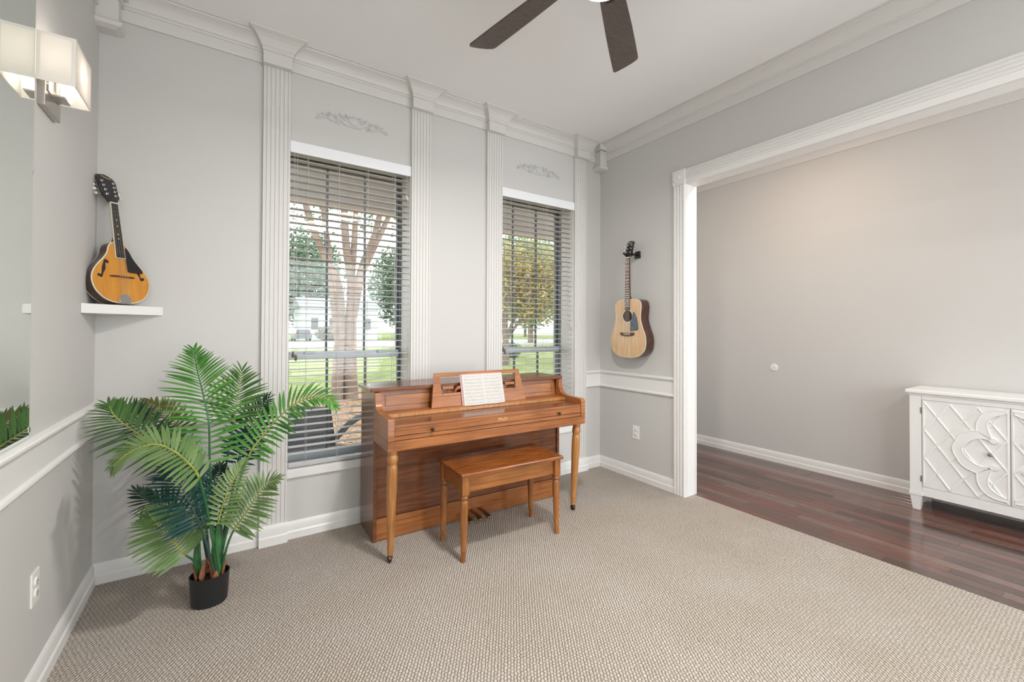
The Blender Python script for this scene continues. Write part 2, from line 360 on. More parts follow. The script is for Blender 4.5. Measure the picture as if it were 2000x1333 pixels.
S('trim_4', run_right(MB(), RAIL, 2.173, YB), M_WHITE, 'white chair rail below the guitar', 'chair rail', smooth=True, ang=30)
S('trim_5', run_back(MB(), CROWN, XL, XR), M_TRIM, 'crown moulding above the two windows', 'moulding', smooth=True, ang=25)
S('trim_6', run_left(MB(), CROWN, YR, YB), M_TRIM, 'crown moulding above the mirror', 'moulding', smooth=True, ang=25)
S('trim_7', run_right(MB(), CROWN, YR, YB), M_TRIM, 'crown moulding above the wide cased opening', 'moulding', smooth=True, ang=25)
S('trim_8', run_right(MB(), CROWN, YR, YB, XD), M_TRIM, 'crown moulding in the next room', 'moulding', smooth=True, ang=25)
# fluted pilasters
n = 8
PLAB = ['fluted pilaster left of the left window', 'fluted pilaster right of the left window', 'fluted pilaster left of the right window', 'fluted pilaster right of the right window, nearest the guitar']
for (a, b_), lab in zip(PIL, PLAB):
    n += 1
    e = thing('trim_%d' % n, lab, 'pilaster', ((a+b_)/2, YB, 0), kind='structure')
    hw = (b_-a)/2; pr = [(-hw, 0), (-hw, .024)]
    for k in range(6):
        cx = -hw + .0145 + k*(2*hw-.029)/5
        pr += [(cx-.0045, .024), (cx-.0025, .0185), (cx+.0025, .0185), (cx+.0045, .024)]
    pr += [(hw, .024), (hw, 0)]
    MB().prism(pr, lambda p: (p[0], -p[1], .120), lambda p: (p[0], -p[1], 2.91)).build('fluted_shaft', M_TRIM, e)
    q = MB(); P2 = [(d+.03 if d > 0 else 0, z*1.14) for d, z in BASE]
    q.prism(P2, lambda p: (-hw-.004, -p[0], p[1]), lambda p: (hw+.004, -p[0], p[1])).build('plinth', M_WHITE, e, smooth=True, ang=30)
    LV = [(2.896, .005, .062), (2.966, .005, .062), (2.969, .011, .070), (2.984, .011, .070), (2.991, .018, .078), (3.006, .026, .088), (3.024, .040, .102), (3.038, .056, .120), (3.046, .072, .138), (3.049, .078, .146), (ZC-.0008, .080, .148)]
    L = [[(-hw-w, 0, z), (-hw-w, -d, z), (hw+w, -d, z), (hw+w, 0, z)] for z, w, d in LV]
    MB().loops(L).build('capital', M_TRIM, e)
# corner blocks under the crown
def corner_block(nm, lab, sx, x):
    e = thing(nm, lab, 'corner block', (x, YB, 0), kind='structure')
    q = MB(); w = .098
    def bx(w, z0, z1): q.box(min(0, sx*w), max(0, sx*w), -w, 0, z0, z1)
    bx(w-.012, 2.85, 3.0); bx(w, 2.968, 2.990); bx(w+.02, 3.0, ZC-.001); q.build('block', M_TRIM, e)
    L = [[(0, 0, z), (sx*k, 0, z), (sx*k, -k, z), (0, -k, z)] for z, k in ((2.822, .070), (2.832, .098), (2.850, .104), (2.856, .100))]
    MB().loops(L).build('drop', M_TRIM, e)
corner_block('trim_13', 'square crown corner block above the guitar corner', -1, XR)
corner_block('trim_14', 'square crown corner block above the mandolin', 1, XL)
# casing of the wide opening, reeded, with rosette block
CZ = 2.574
e = thing('door_1', 'white reeded casing around the wide opening to the next room', 'cased opening', (XR, 2.12, 0), kind='structure')
def reeds(w):
    pr = [(0, 0), (0, .016)]
    for k in range(4):
        c = (k+.5)*w/4
        pr += [(k*w/4+.002, .016), (k*w/4+.005, .022), (c, .0245), ((k+1)*w/4-.005, .022), ((k+1)*w/4-.002, .016)]
    return pr + [(w, .016), (w, 0)]
W_ = .107
MB().prism(reeds(W_), lambda p: (-p[1], .053-p[0], 0), lambda p: (-p[1], .053-p[0], CZ-.112)).build('casing_leg', M_WHITE, e, smooth=True, ang=30)
HR = [p for p in reeds(.084)[:-1]] + [(.118, .015), (.118, 0)]
MB().prism(HR, lambda p: (-p[1], -.054, CZ-p[0]), lambda p: (-p[1], OPY0-2.12, CZ-p[0])).build('casing_header', M_WHITE, e, smooth=True, ang=30)
MB().prism(reeds(W_), lambda p: (-p[1], OPY0-2.12-p[0], 0), lambda p: (-p[1], OPY0-2.12-p[0], CZ-.112)).build('casing_leg', M_WHITE, e, smooth=True, ang=30)
rb = B(-.030, 0, -.055, .055, CZ-.114, CZ+.003).build('rosette_block', M_WHITE, e, bevel=.003)
MB().lathe([(.002, .0), (.040, 0), (.042, .003), (.036, .006), (.030, .003), (.022, .003), (.018, .007), (.010, .009), (.002, .010)], (0, 0, 0), 24, 'x').build('rosette', M_WHITE, rb, smooth=True).location = (0, 0, 0)
rb.children[0].data.transform(Matrix.Translation((-.030, 0, CZ-.056)) @ Matrix.Scale(-1, 4, (1, 0, 0)))
B(-.002, XJ-XR+.002, -.054, -.040, 0, OPZ).build('jamb', M_WHITE, e)
B(-.002, XJ-XR+.002, OPY0-2.12, -.054, OPZ-.014, OPZ).build('head_jamb', M_WHITE, e)
for yy in (.053,): MB().prism(reeds(W_), lambda p: (XJ-XR+p[1], yy-p[0], 0), lambda p: (XJ-XR+p[1], yy-p[0], CZ)).build('far_casing_leg', M_WHITE, e, smooth=True, ang=30)

# plank floor of the next room
fl = S('floor_dining', B(3.11, XD, YR, YB, -.12, -.014), M_TIRE, 'dark reddish-brown plank floor of the next room', 'floor')
pw = .0762; meshes = {}
for r_ in range(19):
    x0 = 3.113 + r_*pw; y = YB - .001 - random.uniform(0, .7) * 0
    y = YB + random.uniform(0, .6)
    while y > -1.2:
        ln = random.choice((.55, .8, 1.05, 1.3)); y1 = min(y, YB - .001); y0 = max(y-ln, YR)
        if y1 - y0 > .05:
            mk = (round(y1-y0, 3), random.randrange(4))
            if mk not in meshes:
                q = MB(); l2 = mk[0]/2; w2 = pw/2-.0006
                q.loops([[(-w2, -l2, -.014), (w2, -l2, -.014), (w2, l2, -.014), (-w2, l2, -.014)], [(-w2, -l2, -.0012), (w2, -l2, -.0012), (w2, l2, -.0012), (-w2, l2, -.0012)], [(-w2+.0012, -l2+.0012, 0), (w2-.0012, -l2+.0012, 0), (w2-.0012, l2-.0012, 0), (-w2+.0012, l2-.0012, 0)]])
                o = q.build('plank', PLANK[mk[1]], fl); meshes[mk] = o.data
            else: o = link('plank', meshes[mk], fl)
            o.location = (x0 + pw/2, (y0+y1)/2, -.001)
        y -= ln
S('floor_rear_dining', B(3.11, XD, YR, -1.2, -.014, -.001), PLANK[0], 'dark plank floor continuing toward the rear windows', 'floor')

# ---------------------------------------------------------------- windows
def make_window(k, x0, x1, lab):
    e = thing('window_%d' % k, lab, 'window', ((x0+x1)/2, YB, WZ0), kind='structure')
    w = (x1-x0)/2; h = WZ1-WZ0; yf = .178
    q = MB(); q.box(-w, -w+.004, .0, .178, 0, h).box(w-.004, w, .0, .178, 0, h).box(-w, w, 0, .178, h-.004, h).build('jamb_lining', M_WHITE, e)
    sl = B(-w, w, -.018, .178, -.040, .012).build('sill', M_WHITE, e, bevel=.004)
    q = MB(); q.box(-w, -w+.014, yf, yf+.07, .012, h).box(w-.014, w, yf, yf+.07, .012, h).box(-w, w, yf, yf+.07, h-.020, h).box(-w, w, yf, yf+.07, .012, .030).build('outer_frame', M_FRAME, e)
    zr = 1.125-WZ0
    def sash(nm, z0, z1, y, mat, top, bot):
        q = MB(); q.box(-w+.014, -w+.026, y, y+.028, z0, z1).box(w-.026, w-.014, y, y+.028, z0, z1)
        s_ = q.box(-w+.026, w-.026, y, y+.028, z1-top, z1).box(-w+.026, w-.026, y, y+.028, z0, z0+bot).build(nm, mat, e)
        for i in (-1, 1): B(i*w*.33-.007, i*w*.33+.007, y+.006, y+.022, z0+bot, z1-top).build('muntin', M_FRAME, s_)
        zm = (z0+z1)/2
        B(-w+.026, w-.026, y+.006, y+.022, zm-.005, zm+.005).build('muntin', M_FRAME, s_)
        a = [-w+.026, -w*.33-.007], [-w*.33+.007, w*.33-.007], [w*.33+.007, w-.026]
        for p in a:
            for zz in ((z0+bot, zm-.005), (zm+.005, z1-top)):
                B(p[0], p[1], y+.012, y+.016, zz[0], zz[1]).build('pane', M_GLASS, s_)
        return s_
    sash('upper_sash', zr-.012, h-.025, yf+.036, M_FRAME, .025, .03)
    lo = sash('lower_sash', .035, zr+.022, yf+.004, M_FRAME, .002, .03)
    B(-w+.014, w-.014, yf-.003, yf+.0035, .012, .066).build('bottom_rail', M_RAIL, e, bevel=.001)
    mr = B(-w+.022, w-.022, yf-.008, yf+.034, zr-.026, zr+.026).build('meeting_rail', M_RAIL, e, bevel=.004)
    for i in (-1, 1): B(i*w*.62-.035, i*w*.62+.035, yf-.020, yf-.008, zr+.008, zr+.026).build('sash_lock', M_RAIL, mr, bevel=.003)
make_window(1, *WIN[0], 'tall window left of the piano, looking onto a tree and patio chair')
make_window(2, *WIN[1], 'tall window behind the right end of the piano')
for k, a in enumerate(RW):  # unseen rear windows, added to let light into both rooms
    e = thing('window_%d' % (k+3), ('unseen wide window added in the rear wall of the music room to let in light', 'unseen rear window added to the next room to let in light')[k], 'window', ((a[0]+a[1])/2, YR, a[2]), kind='structure')
    w = (a[1]-a[0])/2; h = a[3]-a[2]
    q = MB(); q.box(-w, -w+.06, -.1, 0, 0, h).box(w-.06, w, -.1, 0, 0, h).box(-w, w, -.1, 0, 0, .06).box(-w, w, -.1, 0, h-.06, h); q.build('frame', M_WHITE, e)
    B(-w+.06, w-.06, -.06, -.055, .06, h-.06).build('pane', M_GLASS, e)

# blinds
SLATP = .0444
def make_blind(x0, x1, lab, side):
    e = thing('window_blind', lab, 'blind', ((x0+x1)/2, YB, WZ0), group='horizontal blinds in the tall windows')
    w = (x1-x0)/2; h = WZ1-WZ0
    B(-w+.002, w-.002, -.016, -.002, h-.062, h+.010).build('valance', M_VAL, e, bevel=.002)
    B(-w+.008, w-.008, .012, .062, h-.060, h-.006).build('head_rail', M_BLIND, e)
    q = MB(); ww = w-.009; pr = []
    sect = [(.011, 0), (.024, .0022), (.037, .0030), (.050, .0022), (.063, 0)]
    low = [(y, z-.0028) for y, z in reversed(sect)]
    q.prism(sect+low, lambda p: (-ww, p[0], p[1]), lambda p: (ww, p[0], p[1]))
    first = None; z = h-.092; nz = 0
    while z > .055:
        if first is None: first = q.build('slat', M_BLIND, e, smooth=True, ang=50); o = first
        else: o = link('slat', first.data, e)
        o.location = (0, 0, z); z -= SLATP
    B(-ww, ww, .012, .062, .016, .036).build('bottom_rail', M_BLIND, e, bevel=.003)
    for fx in (-.72, -.24, .24, .72):
        q = MB(); x = fx*w
        for yy in (.009, .065): q.tube([(x, yy, .03), (x, yy, h-.06)], .0011, 4)
        q.tube([(x+.004, .037, .03), (x+.004, .037, h-.06)], .0009, 4)
        q.build('ladder_cord', M_CORD, e)
    zc = 1.10-WZ0
    for i, x in enumerate((-w+.030, -w+.046)):
        c = MB().tube([(x, .006, h-.06), (x, .005, zc+.06-.02*i)], .0011, 4).build('lift_cord', M_CORD, e)
        MB().lathe([(.001, 0), (.007, .006), (.0085, .02), (.006, .034), (.002, .042)], (x, .005, zc+.02-.02*i), 10).build('tassel', M_TASSEL, c, smooth=True)
    ln = .14 if side == 0 else 1.05
    for i, x in enumerate((w-.030, w-.022)):
        c = MB().tube([(x, .004, h-.06), (x+.002*i, .003, h-.06-ln)], .0010, 4).build('tilt_cord', M_CORD, e)
        MB().lathe([(.001, 0), (.006, .006), (.007, .02), (.004, .032)], (x+.002*i, .003, h-.09-ln-.01*i), 8).build('tassel', M_CORD, c, smooth=True)
make_blind(*WIN[0], 'white horizontal blind in the left window beside the palm', 0)
make_blind(*WIN[1], 'white horizontal blind in the right window nearest the guitar', 1)

# carved scroll appliques over the windows
def applique(x, lab):
    e = thing('wall_applique', lab, 'ornament', (x, YB, 2.70), group='carved appliques over the windows')
    def cur(P, r, n=6): return MB().tube(spline([(p[0], -.004, p[1]) for p in P], 6), r, 6)
    q = MB().lathe([(.001, .016), (.012, .014), (.022, .008), (.030, .002), (.031, 0)], (0, 0, .004), 14, 'y', sx=1.25, sy=1.05); q.build('shell', M_WALL, e, smooth=True)
    for k in range(-3, 4): cur([(k*.006, -.018), (k*.010, .010), (k*.014, .036-abs(k)*.004)], .0045).build('shell_rib', M_WALL, e, smooth=True)
    for s in (-1, 1):
        cur([(s*.0, -.038), (s*.05, -.034), (s*.09, -.012), (s*.13, -.030), (s*.17, -.012), (s*.205, -.022), (s*.232, -.032)], [.006]*0 or .0052).build('scroll_stem', M_WALL, e, smooth=True)
        for cx, cz, rr in ((.060, .008, .020), (.112, .004, .016), (.158, .004, .014)):
            cur([(s*(cx+rr*(1-t/9)*math.cos(t*.95)), cz+rr*(1-t/9)*math.sin(t*.95)) for t in range(8)], .0042).build('scroll', M_WALL, e, smooth=True)
        for cx, cz, dx, dz in ((.085, -.028, .012, -.014), (.098, -.026, .014, -.010), (.14, .012, .014, .014), (.18, .0, .022, .008), (.205, -.016, .022, .006), (.08, .02, .012, .014), (.04, .028, .012, .012)):
            cur([(s*cx, cz), (s*(cx+dx*.5), cz+dz*.7), (s*(cx+dx), cz+dz)], .0045).build('leaf', M_WALL, e, smooth=True)
applique(.702, 'carved scroll ornament on the wall above the left window')
applique(2.268, 'carved scroll ornament on the wall above the right window')

# outlets and wall plate
def outlet(lab, loc, rz):
    e = thing('wall_outlet', lab, 'outlet', loc, (0, 0, rz))
    B(-.036, .036, -.006, 0, -.058, .058).build('plate', M_OUT, e, bevel=.002)
    for z in (-.02, .02):
        r_ = MB().lathe([(.0165, 0), (.0165, .0085), (.015, .0095)], (0, 0, z), 18, 'y').build('receptacle', M_OUT, e, smooth=True)
        q = MB()
        for x in (-.006, .006): q.box(x-.0012, x+.0012, -.0102, -.009, z-.001, z+.008)
        q.box(-.002, .002, -.0102, -.009, z-.010, z-.006); q.build('slots', M_SLOT, r_)
outlet('white wall outlet below the guitar', (XR, 2.565, .407), PI*.5*-1)
outlet('white wall outlet on the mirror wall near the palm', (XL, 2.205, .385), PI*.5)
e = thing('wall_cover_plate', 'small round white cover plate on the next room wall', 'cover plate', (XD, 2.151, .939), (0, 0, -PI/2))
MB().lathe([(.036, 0), (.036, .004), (.033, .007), (.001, .008)], (0, 0, 0), 28, 'y').build('disc', M_OUT, e, smooth=True)
MB().lathe([(.004, .007), (.004, .010), (.001, .0105)], (0, 0, 0), 10, 'y').build('screw', M_NICKEL, e)

# ---------------------------------------------------------------- piano
def pbox(name, parent, mat, x0, x1, y0, y1, z0, z1, bev=.002): return B(x0, x1, y0, y1, z0, z1).build(name, mat, parent, bevel=bev)
HW = .720
piano = thing('upright_piano', 'low walnut-brown spinet piano standing under the windows', 'piano', (1.474, 2.647, 0), (0, 0, math.radians(-1.1)))
for s, nm in ((-1, 'side_panel'), (1, 'side_panel')):
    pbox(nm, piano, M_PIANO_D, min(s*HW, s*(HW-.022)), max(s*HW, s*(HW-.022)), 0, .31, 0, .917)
    prof = [(.0, .916), (-.034, .916), (-.036, .88), (-.042, .85), (-.056, .828), (-.078, .815), (-.11, .808), (-.16, .806), (-.275, .803), (-.291, .799), (-.298, .788), (-.299, .679), (0, .679)]
    x0, x1 = (s*HW, s*(HW-.036))
    ck = MB().prism(prof, lambda p: (x0, p[0], p[1]), lambda p: (x1, p[0], p[1])).build('cheek', M_PIANO, piano, smooth=True, ang=35)
    pbox('arm_block', piano, M_PIANO, min(s*HW, s*(HW-.036)), max(s*HW, s*(HW-.036)), -.299, 0, .622, .6765)
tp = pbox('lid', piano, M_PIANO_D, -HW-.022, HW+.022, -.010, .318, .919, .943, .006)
pbox('back_frame', piano, M_PIANO_D, -HW+.022, HW-.022, .285, .31, .02, .917)
# upper panel: frame with an inset field
xi = HW-.036
q = MB(); 
def slab(x0, x1, z0, z1, yo0, th=.012):                # panel leaning slightly back towards the top
    ya = lambda z: .004 + (z-.80)*.14 + yo0
    return MB().loops([[(x0, ya(z0), z0), (x1, ya(z0), z0), (x1, ya(z0)+th, z0), (x0, ya(z0)+th, z0)], [(x0, ya(z1), z1), (x1, ya(z1), z1), (x1, ya(z1)+th, z1), (x0, ya(z1)+th, z1)]])
up = slab(-xi, xi, .793, .917, .006).build('upper_panel', M_MAHO, piano)
for nm, a in (('panel_rail', (-xi, xi, .892, .917)), ('panel_rail', (-xi, xi, .793, .822)), ('panel_stile', (-xi, -xi+.034, .822, .892)), ('panel_stile', (xi-.034, xi, .822, .892))):
    slab(*a, 0, .006).build(nm, M_PIANO, up)
slab(-xi+.0380, xi-.0380, .8260, .8880, .0006, .005).build('panel_field', M_PIANO, up)
# fallboard (closed key cover) and shelf
pbox('key_shelf', piano, M_PIANO, -xi, xi, -.094, .012, .776, .797, .003)
pbox('key_shelf_lip', piano, M_LEG, -xi, xi, -.116, -.0945, .772, .793, .003)
MB().loops([[(-xi, -.117, .772), (xi, -.117, .772), (xi, -.117, .758), (-xi, -.117, .758)], [(-xi, -.278, .7655), (xi, -.278, .7655), (xi, -.278, .752), (-xi, -.278, .752)]]).build('fallboard', M_PIANO_D, piano, bevel=.002)
fr_ = pbox('fallboard_front', piano, M_PIANO, -xi+.002, xi-.002, -.295, -.2795, .7045, .7630, .003)
B(-xi+.002, xi-.002, -.2965, -.2955, .7485, .7500).build('groove_line', M_MAHO, fr_)
for x in (-.462, .474):
    MB().lathe([(.001, .026), (.007, .025), (.0105, .018), (.008, .011), (.0045, .007), (.0045, 0), (.008, -.001)], (x, -.295, .721), 14, 'y').build('knob', M_FANM, fr_, smooth=True)
pbox('key_slip', piano, M_PIANO, -xi, xi, -.293, -.277, .679, .7015, .002)
pbox('keybed', piano, M_PIANO, -xi, xi, -.299, .0, .622, .6765, .002)
# gold maker's lettering, two short lines of script (illegible in the photo)
q = MB(); xx = .0
rnd = random.Random(3)
for (xa, xb, zc, hh) in ((-.012, .026, .7330, .008), (.032, .062, .7335, .008), (-.006, .016, .7215, .0045), (.021, .052, .7215, .0045)):
    x = xa; first = True
    while x < xb:
        h2 = hh*(1.5 if first else rnd.uniform(.6, 1.1)); q.box(x, x+.0016, -.2958, -.2950, zc-hh/2, zc-hh/2+h2)
        if rnd.random() < .8: q.box(x, x+.0045, -.2958, -.2950, zc-hh/2+(0 if rnd.random() < .5 else h2*.6), zc-hh/2+.0014+(0 if rnd.random() < .5 else h2*.6))
        x += rnd.uniform(.004, .0058); first = False
q.build('gold_lettering', M_GOLD, fr_)
# lower panel, toe board
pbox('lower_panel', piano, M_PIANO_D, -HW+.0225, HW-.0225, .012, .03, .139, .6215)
pbox('toe_board', piano, M_PIANO, -HW+.0225, HW-.0225, .006, .03, .006, .136)
for k, x in enumerate((-.118, -.050, .016)):
    pd = MB(); L = []
    for y, wd, z in ((.006, .010, .062), (-.05, .010, .060), (-.085, .013, .055), (-.125, .016, .046), (-.134, .013, .044)):
        L.append([(x-wd, y, z), (x+wd, y, z), (x+wd, y, z-.012), (x-wd, y, z-.012)])
    pd.loops(L).build('pedal', M_BRASS, piano, bevel=.002)
    if k == 0: pass
def turned_leg(parent, top, bot, prof, mat, caster=True, name='leg', n=22):
    L = []; t, b_ = Vector(top), Vector(bot)
    for r_, f in prof:                                  # f: 0 at the top, 1 at the bottom
        c = t.lerp(b_, f); L.append([(c.x + r_*math.cos(2*PI*j/n), c.y + r_*math.sin(2*PI*j/n), c.z) for j in range(n)])
    o = MB().loops(L).build(name, mat, parent, smooth=True, ang=50)
    if caster:
        B(b_.x-.012, b_.x+.012, b_.y-.010, b_.y+.010, b_.z-.018, b_.z).build('caster_plate', M_BRASS, o, bevel=.002)
        MB().lathe([(.006, -.009), (.018, -.008), (.0195, 0), (.018, .008), (.006, .009)], (b_.x-.006, b_.y-.004, .0195), 16, 'x').build('caster_wheel', M_FANM, o, smooth=True)
    return o
PLEG = [(.0265, 0), (.0280, .010), (.0285, .032), (.0250, .040), (.0250, .046), (.0285, .055), (.0305, .080), (.0300, .105), (.0265, .125), (.0240, .135), (.0270, .150), (.0290, .165), (.0295, .22), (.0285, .38), (.0250, .60), (.0205, .80), (.0180, .90), (.0185, .905), (.0170, .915), (.0165, 1)]
turned_leg(piano, (-.682, -.262, .6225), (-.692, -.262, .040), PLEG, M_LEG)
turned_leg(piano, (.672, -.262, .6225), (.640, -.262, .040), PLEG, M_LEG)
# music desk
md = bpy.data.objects.new('music_desk', None)
bpy.data.objects.remove(md)
DZ0, DZ1 = .7975, 1.016
def dk(u, v, y=0):                                      # u across (-1..1), v 0..1 up the leaning desk
    z = DZ0 + (DZ1-DZ0)*v; xb = .364 - .036*v
    return Vector((-.012 + u*xb, -.074 + .048*v + y, z))
def dquad(mb, pts, th=.014):
    mb.loops([[tuple(dk(*p)) for p in pts], [tuple(dk(*p) + Vector((0, th, -.0))) for p in pts]])
q = MB(); dquad(q, [(-1, .0), (1, .0), (1, .32), (-1, .32)]); desk = q.build('music_desk', M_PIANO, piano, bevel=.002)
for nm, pts in (('desk_stile', [(-1, .325), (-.80, .325), (-.885, .88), (-1, .88)]), ('desk_stile', [(.80, .325), (1, .325), (1, .88), (.885, .88)]), ('desk_top_rail', [(-1, .88), (1, .88), (1, 1), (-1, 1)]), ('desk_mid_rail', [(-.80, .325), (.80, .325), (.80, .40), (-.80, .40)])):
    q = MB(); dquad(q, pts); q.build(nm, M_PIANO, desk)
for s in (-1, 1):
    q = MB(); pts = [(s*.56, .40), (s*.50, .52), (s*.36, .58), (s*.16, .72), (s*.02, .80)]
    sp = spline([dk(*p) for p in pts], 6); w_ = .010
    L = [[(p.x, p.y, p.z-w_), (p.x, p.y, p.z+w_), (p.x, p.y+.012, p.z+w_), (p.x, p.y+.012, p.z-w_)] for p in sp]
    q.loops(L).build('desk_scroll', M_PIANO, desk)
    q = MB(); dquad(q, [(s*.80, .52), (s*.58, .52), (s*.58, .60), (s*.82, .60)][::(1 if s < 0 else -1)]); q.build('desk_bracket', M_PIANO, desk)
# open music book on the desk
book = thing('music_book', 'open sheet music book with cream pages propped on the piano desk', 'book', (1.474, 2.647, 0), (0, 0, math.radians(-1.1)))
BX, BW, BH, BY0, BL = .004, .156, .200, -.0945, .052       # spine x, page width, height, bottom y, lean
def bulge(u): return .012*math.sin(PI*min(1, u*1.12)**.8)
def page(s, name):
    me = bpy.data.meshes.new(name); vs = []; fs = []; nx, nz = 12, 6
    for j in range(nz+1):
        for i in range(nx+1):
            u = i/nx; v = j/nz; vs.append((BX + s*u*BW, BY0 + BL*v - bulge(u), .7978 + v*BH))
    for j in range(nz):
        for i in range(nx):
            a = j*(nx+1)+i; fs.append((a, a+1, a+nx+2, a+nx+1))
    me.from_pydata(vs, [], fs); ul = me.uv_layers.new(name='UVMap')
    for p in me.polygons:
        for li in p.loop_indices:
            vi = me.loops[li].vertex_index; i = vi % (nx+1); j = vi // (nx+1); ul.data[li].uv = (i/nx if s > 0 else 1-i/nx, j/nz)
    me.materials.append(M_PAGE); me.shade_smooth(); return link(name, me, book)
M_STACK = plain('page_stack', (.66, .62, .56), .8)
for s in (-1, 1):
    page(s, 'page')
    L = []
    for k in range(11):
        u = k/10; x = BX + s*u*(BW+.001); f0 = BY0 - bulge(u) + .0008; b0 = BY0 + .010
        L.append([(x, f0, .7978), (x, b0, .7978), (x, b0+BL, .7978+BH-.001), (x, f0+BL, .7978+BH-.001)])
    MB().loops(L).build('page_block', M_STACK, book)
MB().loops([[(BX-BW-.010, BY0+.0103, .7975), (BX+BW+.004, BY0+.0103, .7975), (BX+BW+.004, BY0+.0128, .7975), (BX-BW-.010, BY0+.0128, .7975)], [(BX-BW-.010, BY0+.0103+BL, .7995+BH), (BX+BW+.004, BY0+.0103+BL, .7995+BH), (BX+BW+.004, BY0+.0128+BL, .7995+BH), (BX-BW-.010, BY0+.0128+BL, .7995+BH)]]).build('cover', M_PAPER_EDGE, book)

# ---------------------------------------------------------------- bench
bench = thing('piano_bench', 'reddish-brown wooden piano bench with turned legs in front of the piano', 'bench', (1.452, 2.312, 0), (0, 0, math.radians(-1.8)))
pbox('bench_top', bench, M_BENCHTOP, -.356, .356, -.183, .183, .478, .500, .007)
for y in (-.150, .136): pbox('apron', bench, M_BENCH, -.300, .300, y, y+.014, .384, .4778, .0015)
for x in (-.330, .316): pbox('apron', bench, M_BENCH, x, x+.014, -.122, .122, .384, .4778, .0015)
BLEG = [(.0150, 0), (.0205, .012), (.0225, .040), (.0200, .062), (.0140, .072), (.0195, .084), (.0215, .105), (.0222, .16), (.0215, .35), (.0185, .62), (.0160, .82), (.0168, .825), (.0150, .84), (.0145, 1)]
for sx in (-1, 1):
    for sy in (-1, 1):
        x, y = sx*.322, sy*.144
        lg = turned_leg(bench, (x, y, .372), (x*1.022, y*1.02, 0), BLEG, M_BENCHLEG, caster=False)
        B(x-.0225, x+.0225, y-.0225, y+.0225, .372, .4778).build('leg_block', M_BENCHLEG, lg, bevel=.003)

# ---------------------------------------------------------------- guitar
def outline(half, n=6):                                # half: list of (halfwidth, height), bottom to top
    P = spline([(a, 0, b_) for a, b_ in half], n)
    R_ = [(p.x, p.z) for p in P]; L_ = [(-p.x, p.z) for p in reversed(P)]
    return R_ + [q for q in L_ if q[0] < -1e-4 or True]
def dedupe(poly):
    out = []
    for p in poly:
        if not out or (abs(p[0]-out[-1][0]) + abs(p[1]-out[-1][1])) > 1e-4: out.append(p)
    if abs(out[0][0]-out[-1][0]) + abs(out[0][1]-out[-1][1]) < 1e-4: out.pop()
    return out
def plate(poly, y0, y1): return MB().prism(poly, lambda p: (p[0], y0, p[1]), lambda p: (p[0], y1, p[1]))
def shrink(poly, k):
    cx = sum(p[0] for p in poly)/len(poly); cz = sum(p[1] for p in poly)/len(poly); n = len(poly); out = []
    for i, p in enumerate(poly):
        a, b_ = poly[i-1], poly[(i+1) % n]; t = Vector((b_[0]-a[0], b_[1]-a[1])); t.normalize(); nn = Vector((-t.y, t.x))
        out.append((p[0]+nn.x*k, p[1]+nn.y*k))
    return out
def disc(c, r, y0, y1, n=28): return MB().lathe([(r, -y0), (r, -y1)], (c[0], 0, c[1]), n, 'y')
g = thing('acoustic_guitar', 'natural-top acoustic guitar hanging on the wall beside the cased opening', 'guitar', (2.893, 2.556, 1.068), (0, math.radians(0), -PI/2))
GB = dedupe(outline([(0, 0), (.060, .002), (.125, .020), (.178, .066), (.194, .128), (.188, .190), (.162, .255), (.143, .310), (.138, .350), (.143, .400), (.146, .440), (.138, .475), (.115, .495), (.075, .503), (.030, .505), (0, .505)], 5))
side = plate(GB, .003, .102).build('body', M_MAHO, g, smooth=True, ang=50)
plate(GB, -.0015, .0028).build('binding', M_IVORY, g)
top_ = plate(shrink(GB, .0035), -.0030, -.0016).build('top', M_SPRUCE, g)
hc = (0, .358)
rz = MB().lathe([(.051, .0030), (.051, .0042), (.0590, .0042), (.0590, .0030)], (hc[0], 0, hc[1]), 36, 'y'); rz.build('rosette_ring', M_IVORY, g)
disc(hc, .0505, -.0041, -.0030, 36).build('sound_hole', plain('sound_hole_dark', (.045, .025, .012), .8, noise=.5, nscale=30), g)
pk = dedupe([(p.x, p.z) for p in spline([(.030, 0, .310), (.050, 0, .345), (.058, 0, .385), (.072, 0, .390), (.098, 0, .350), (.112, 0, .300), (.116, 0, .255), (.108, 0, .235), (.080, 0, .232), (.040, 0, .226), (.030, 0, .240), (.030, 0, .310)], 5)])
plate(pk, -.0046, -.0031).build('pickguard', M_PICK, g)
br = plate([(-.076, .196), (-.050, .188), (0, .184), (.050, .188), (.076, .196), (.076, .216), (-.076, .216)], -.012, -.0032).build('bridge', M_ROSE, g, bevel=.002)
B(-.038, .038, -.0155, -.0122, .209, .2125).build('saddle', M_IVORY, br)
for k in range(6): MB().ball((-.030+k*.012, -.0135, .198), .0036, 8, 5).build('bridge_pin', M_IVORY, br)
NB, NN = .505, .862                                    # neck joint height, nut height
MB().loops([[(-.027, -.0062, .408), (.027, -.0062, .408), (.027, -.0032, .408), (-.027, -.0032, .408)], [(-.0275, -.0075, NB), (.0275, -.0075, NB), (.0275, -.001, NB), (-.0275, -.001, NB)], [(-.0220, -.0075, NN), (.0220, -.0075, NN), (.0220, -.001, NN), (-.0220, -.001, NN)]]).build('fingerboard', M_ROSE, g)
nk = MB(); L = []
for z, w_, d in ((NB-.004, .027, .070), (NB+.006, .0265, .045), (NB+.03, .026, .024), (NB+.1, .025, .019), (NN-.03, .0215, .018), (NN, .0215, .018)):
    L.append([(w_*math.cos(PI*k/10), -.001 + d*math.sin(PI*k/10), z) for k in range(11)])
nk.loops(L).build('neck', M_MAHO, g, smooth=True)
q = MB(); sl = .638
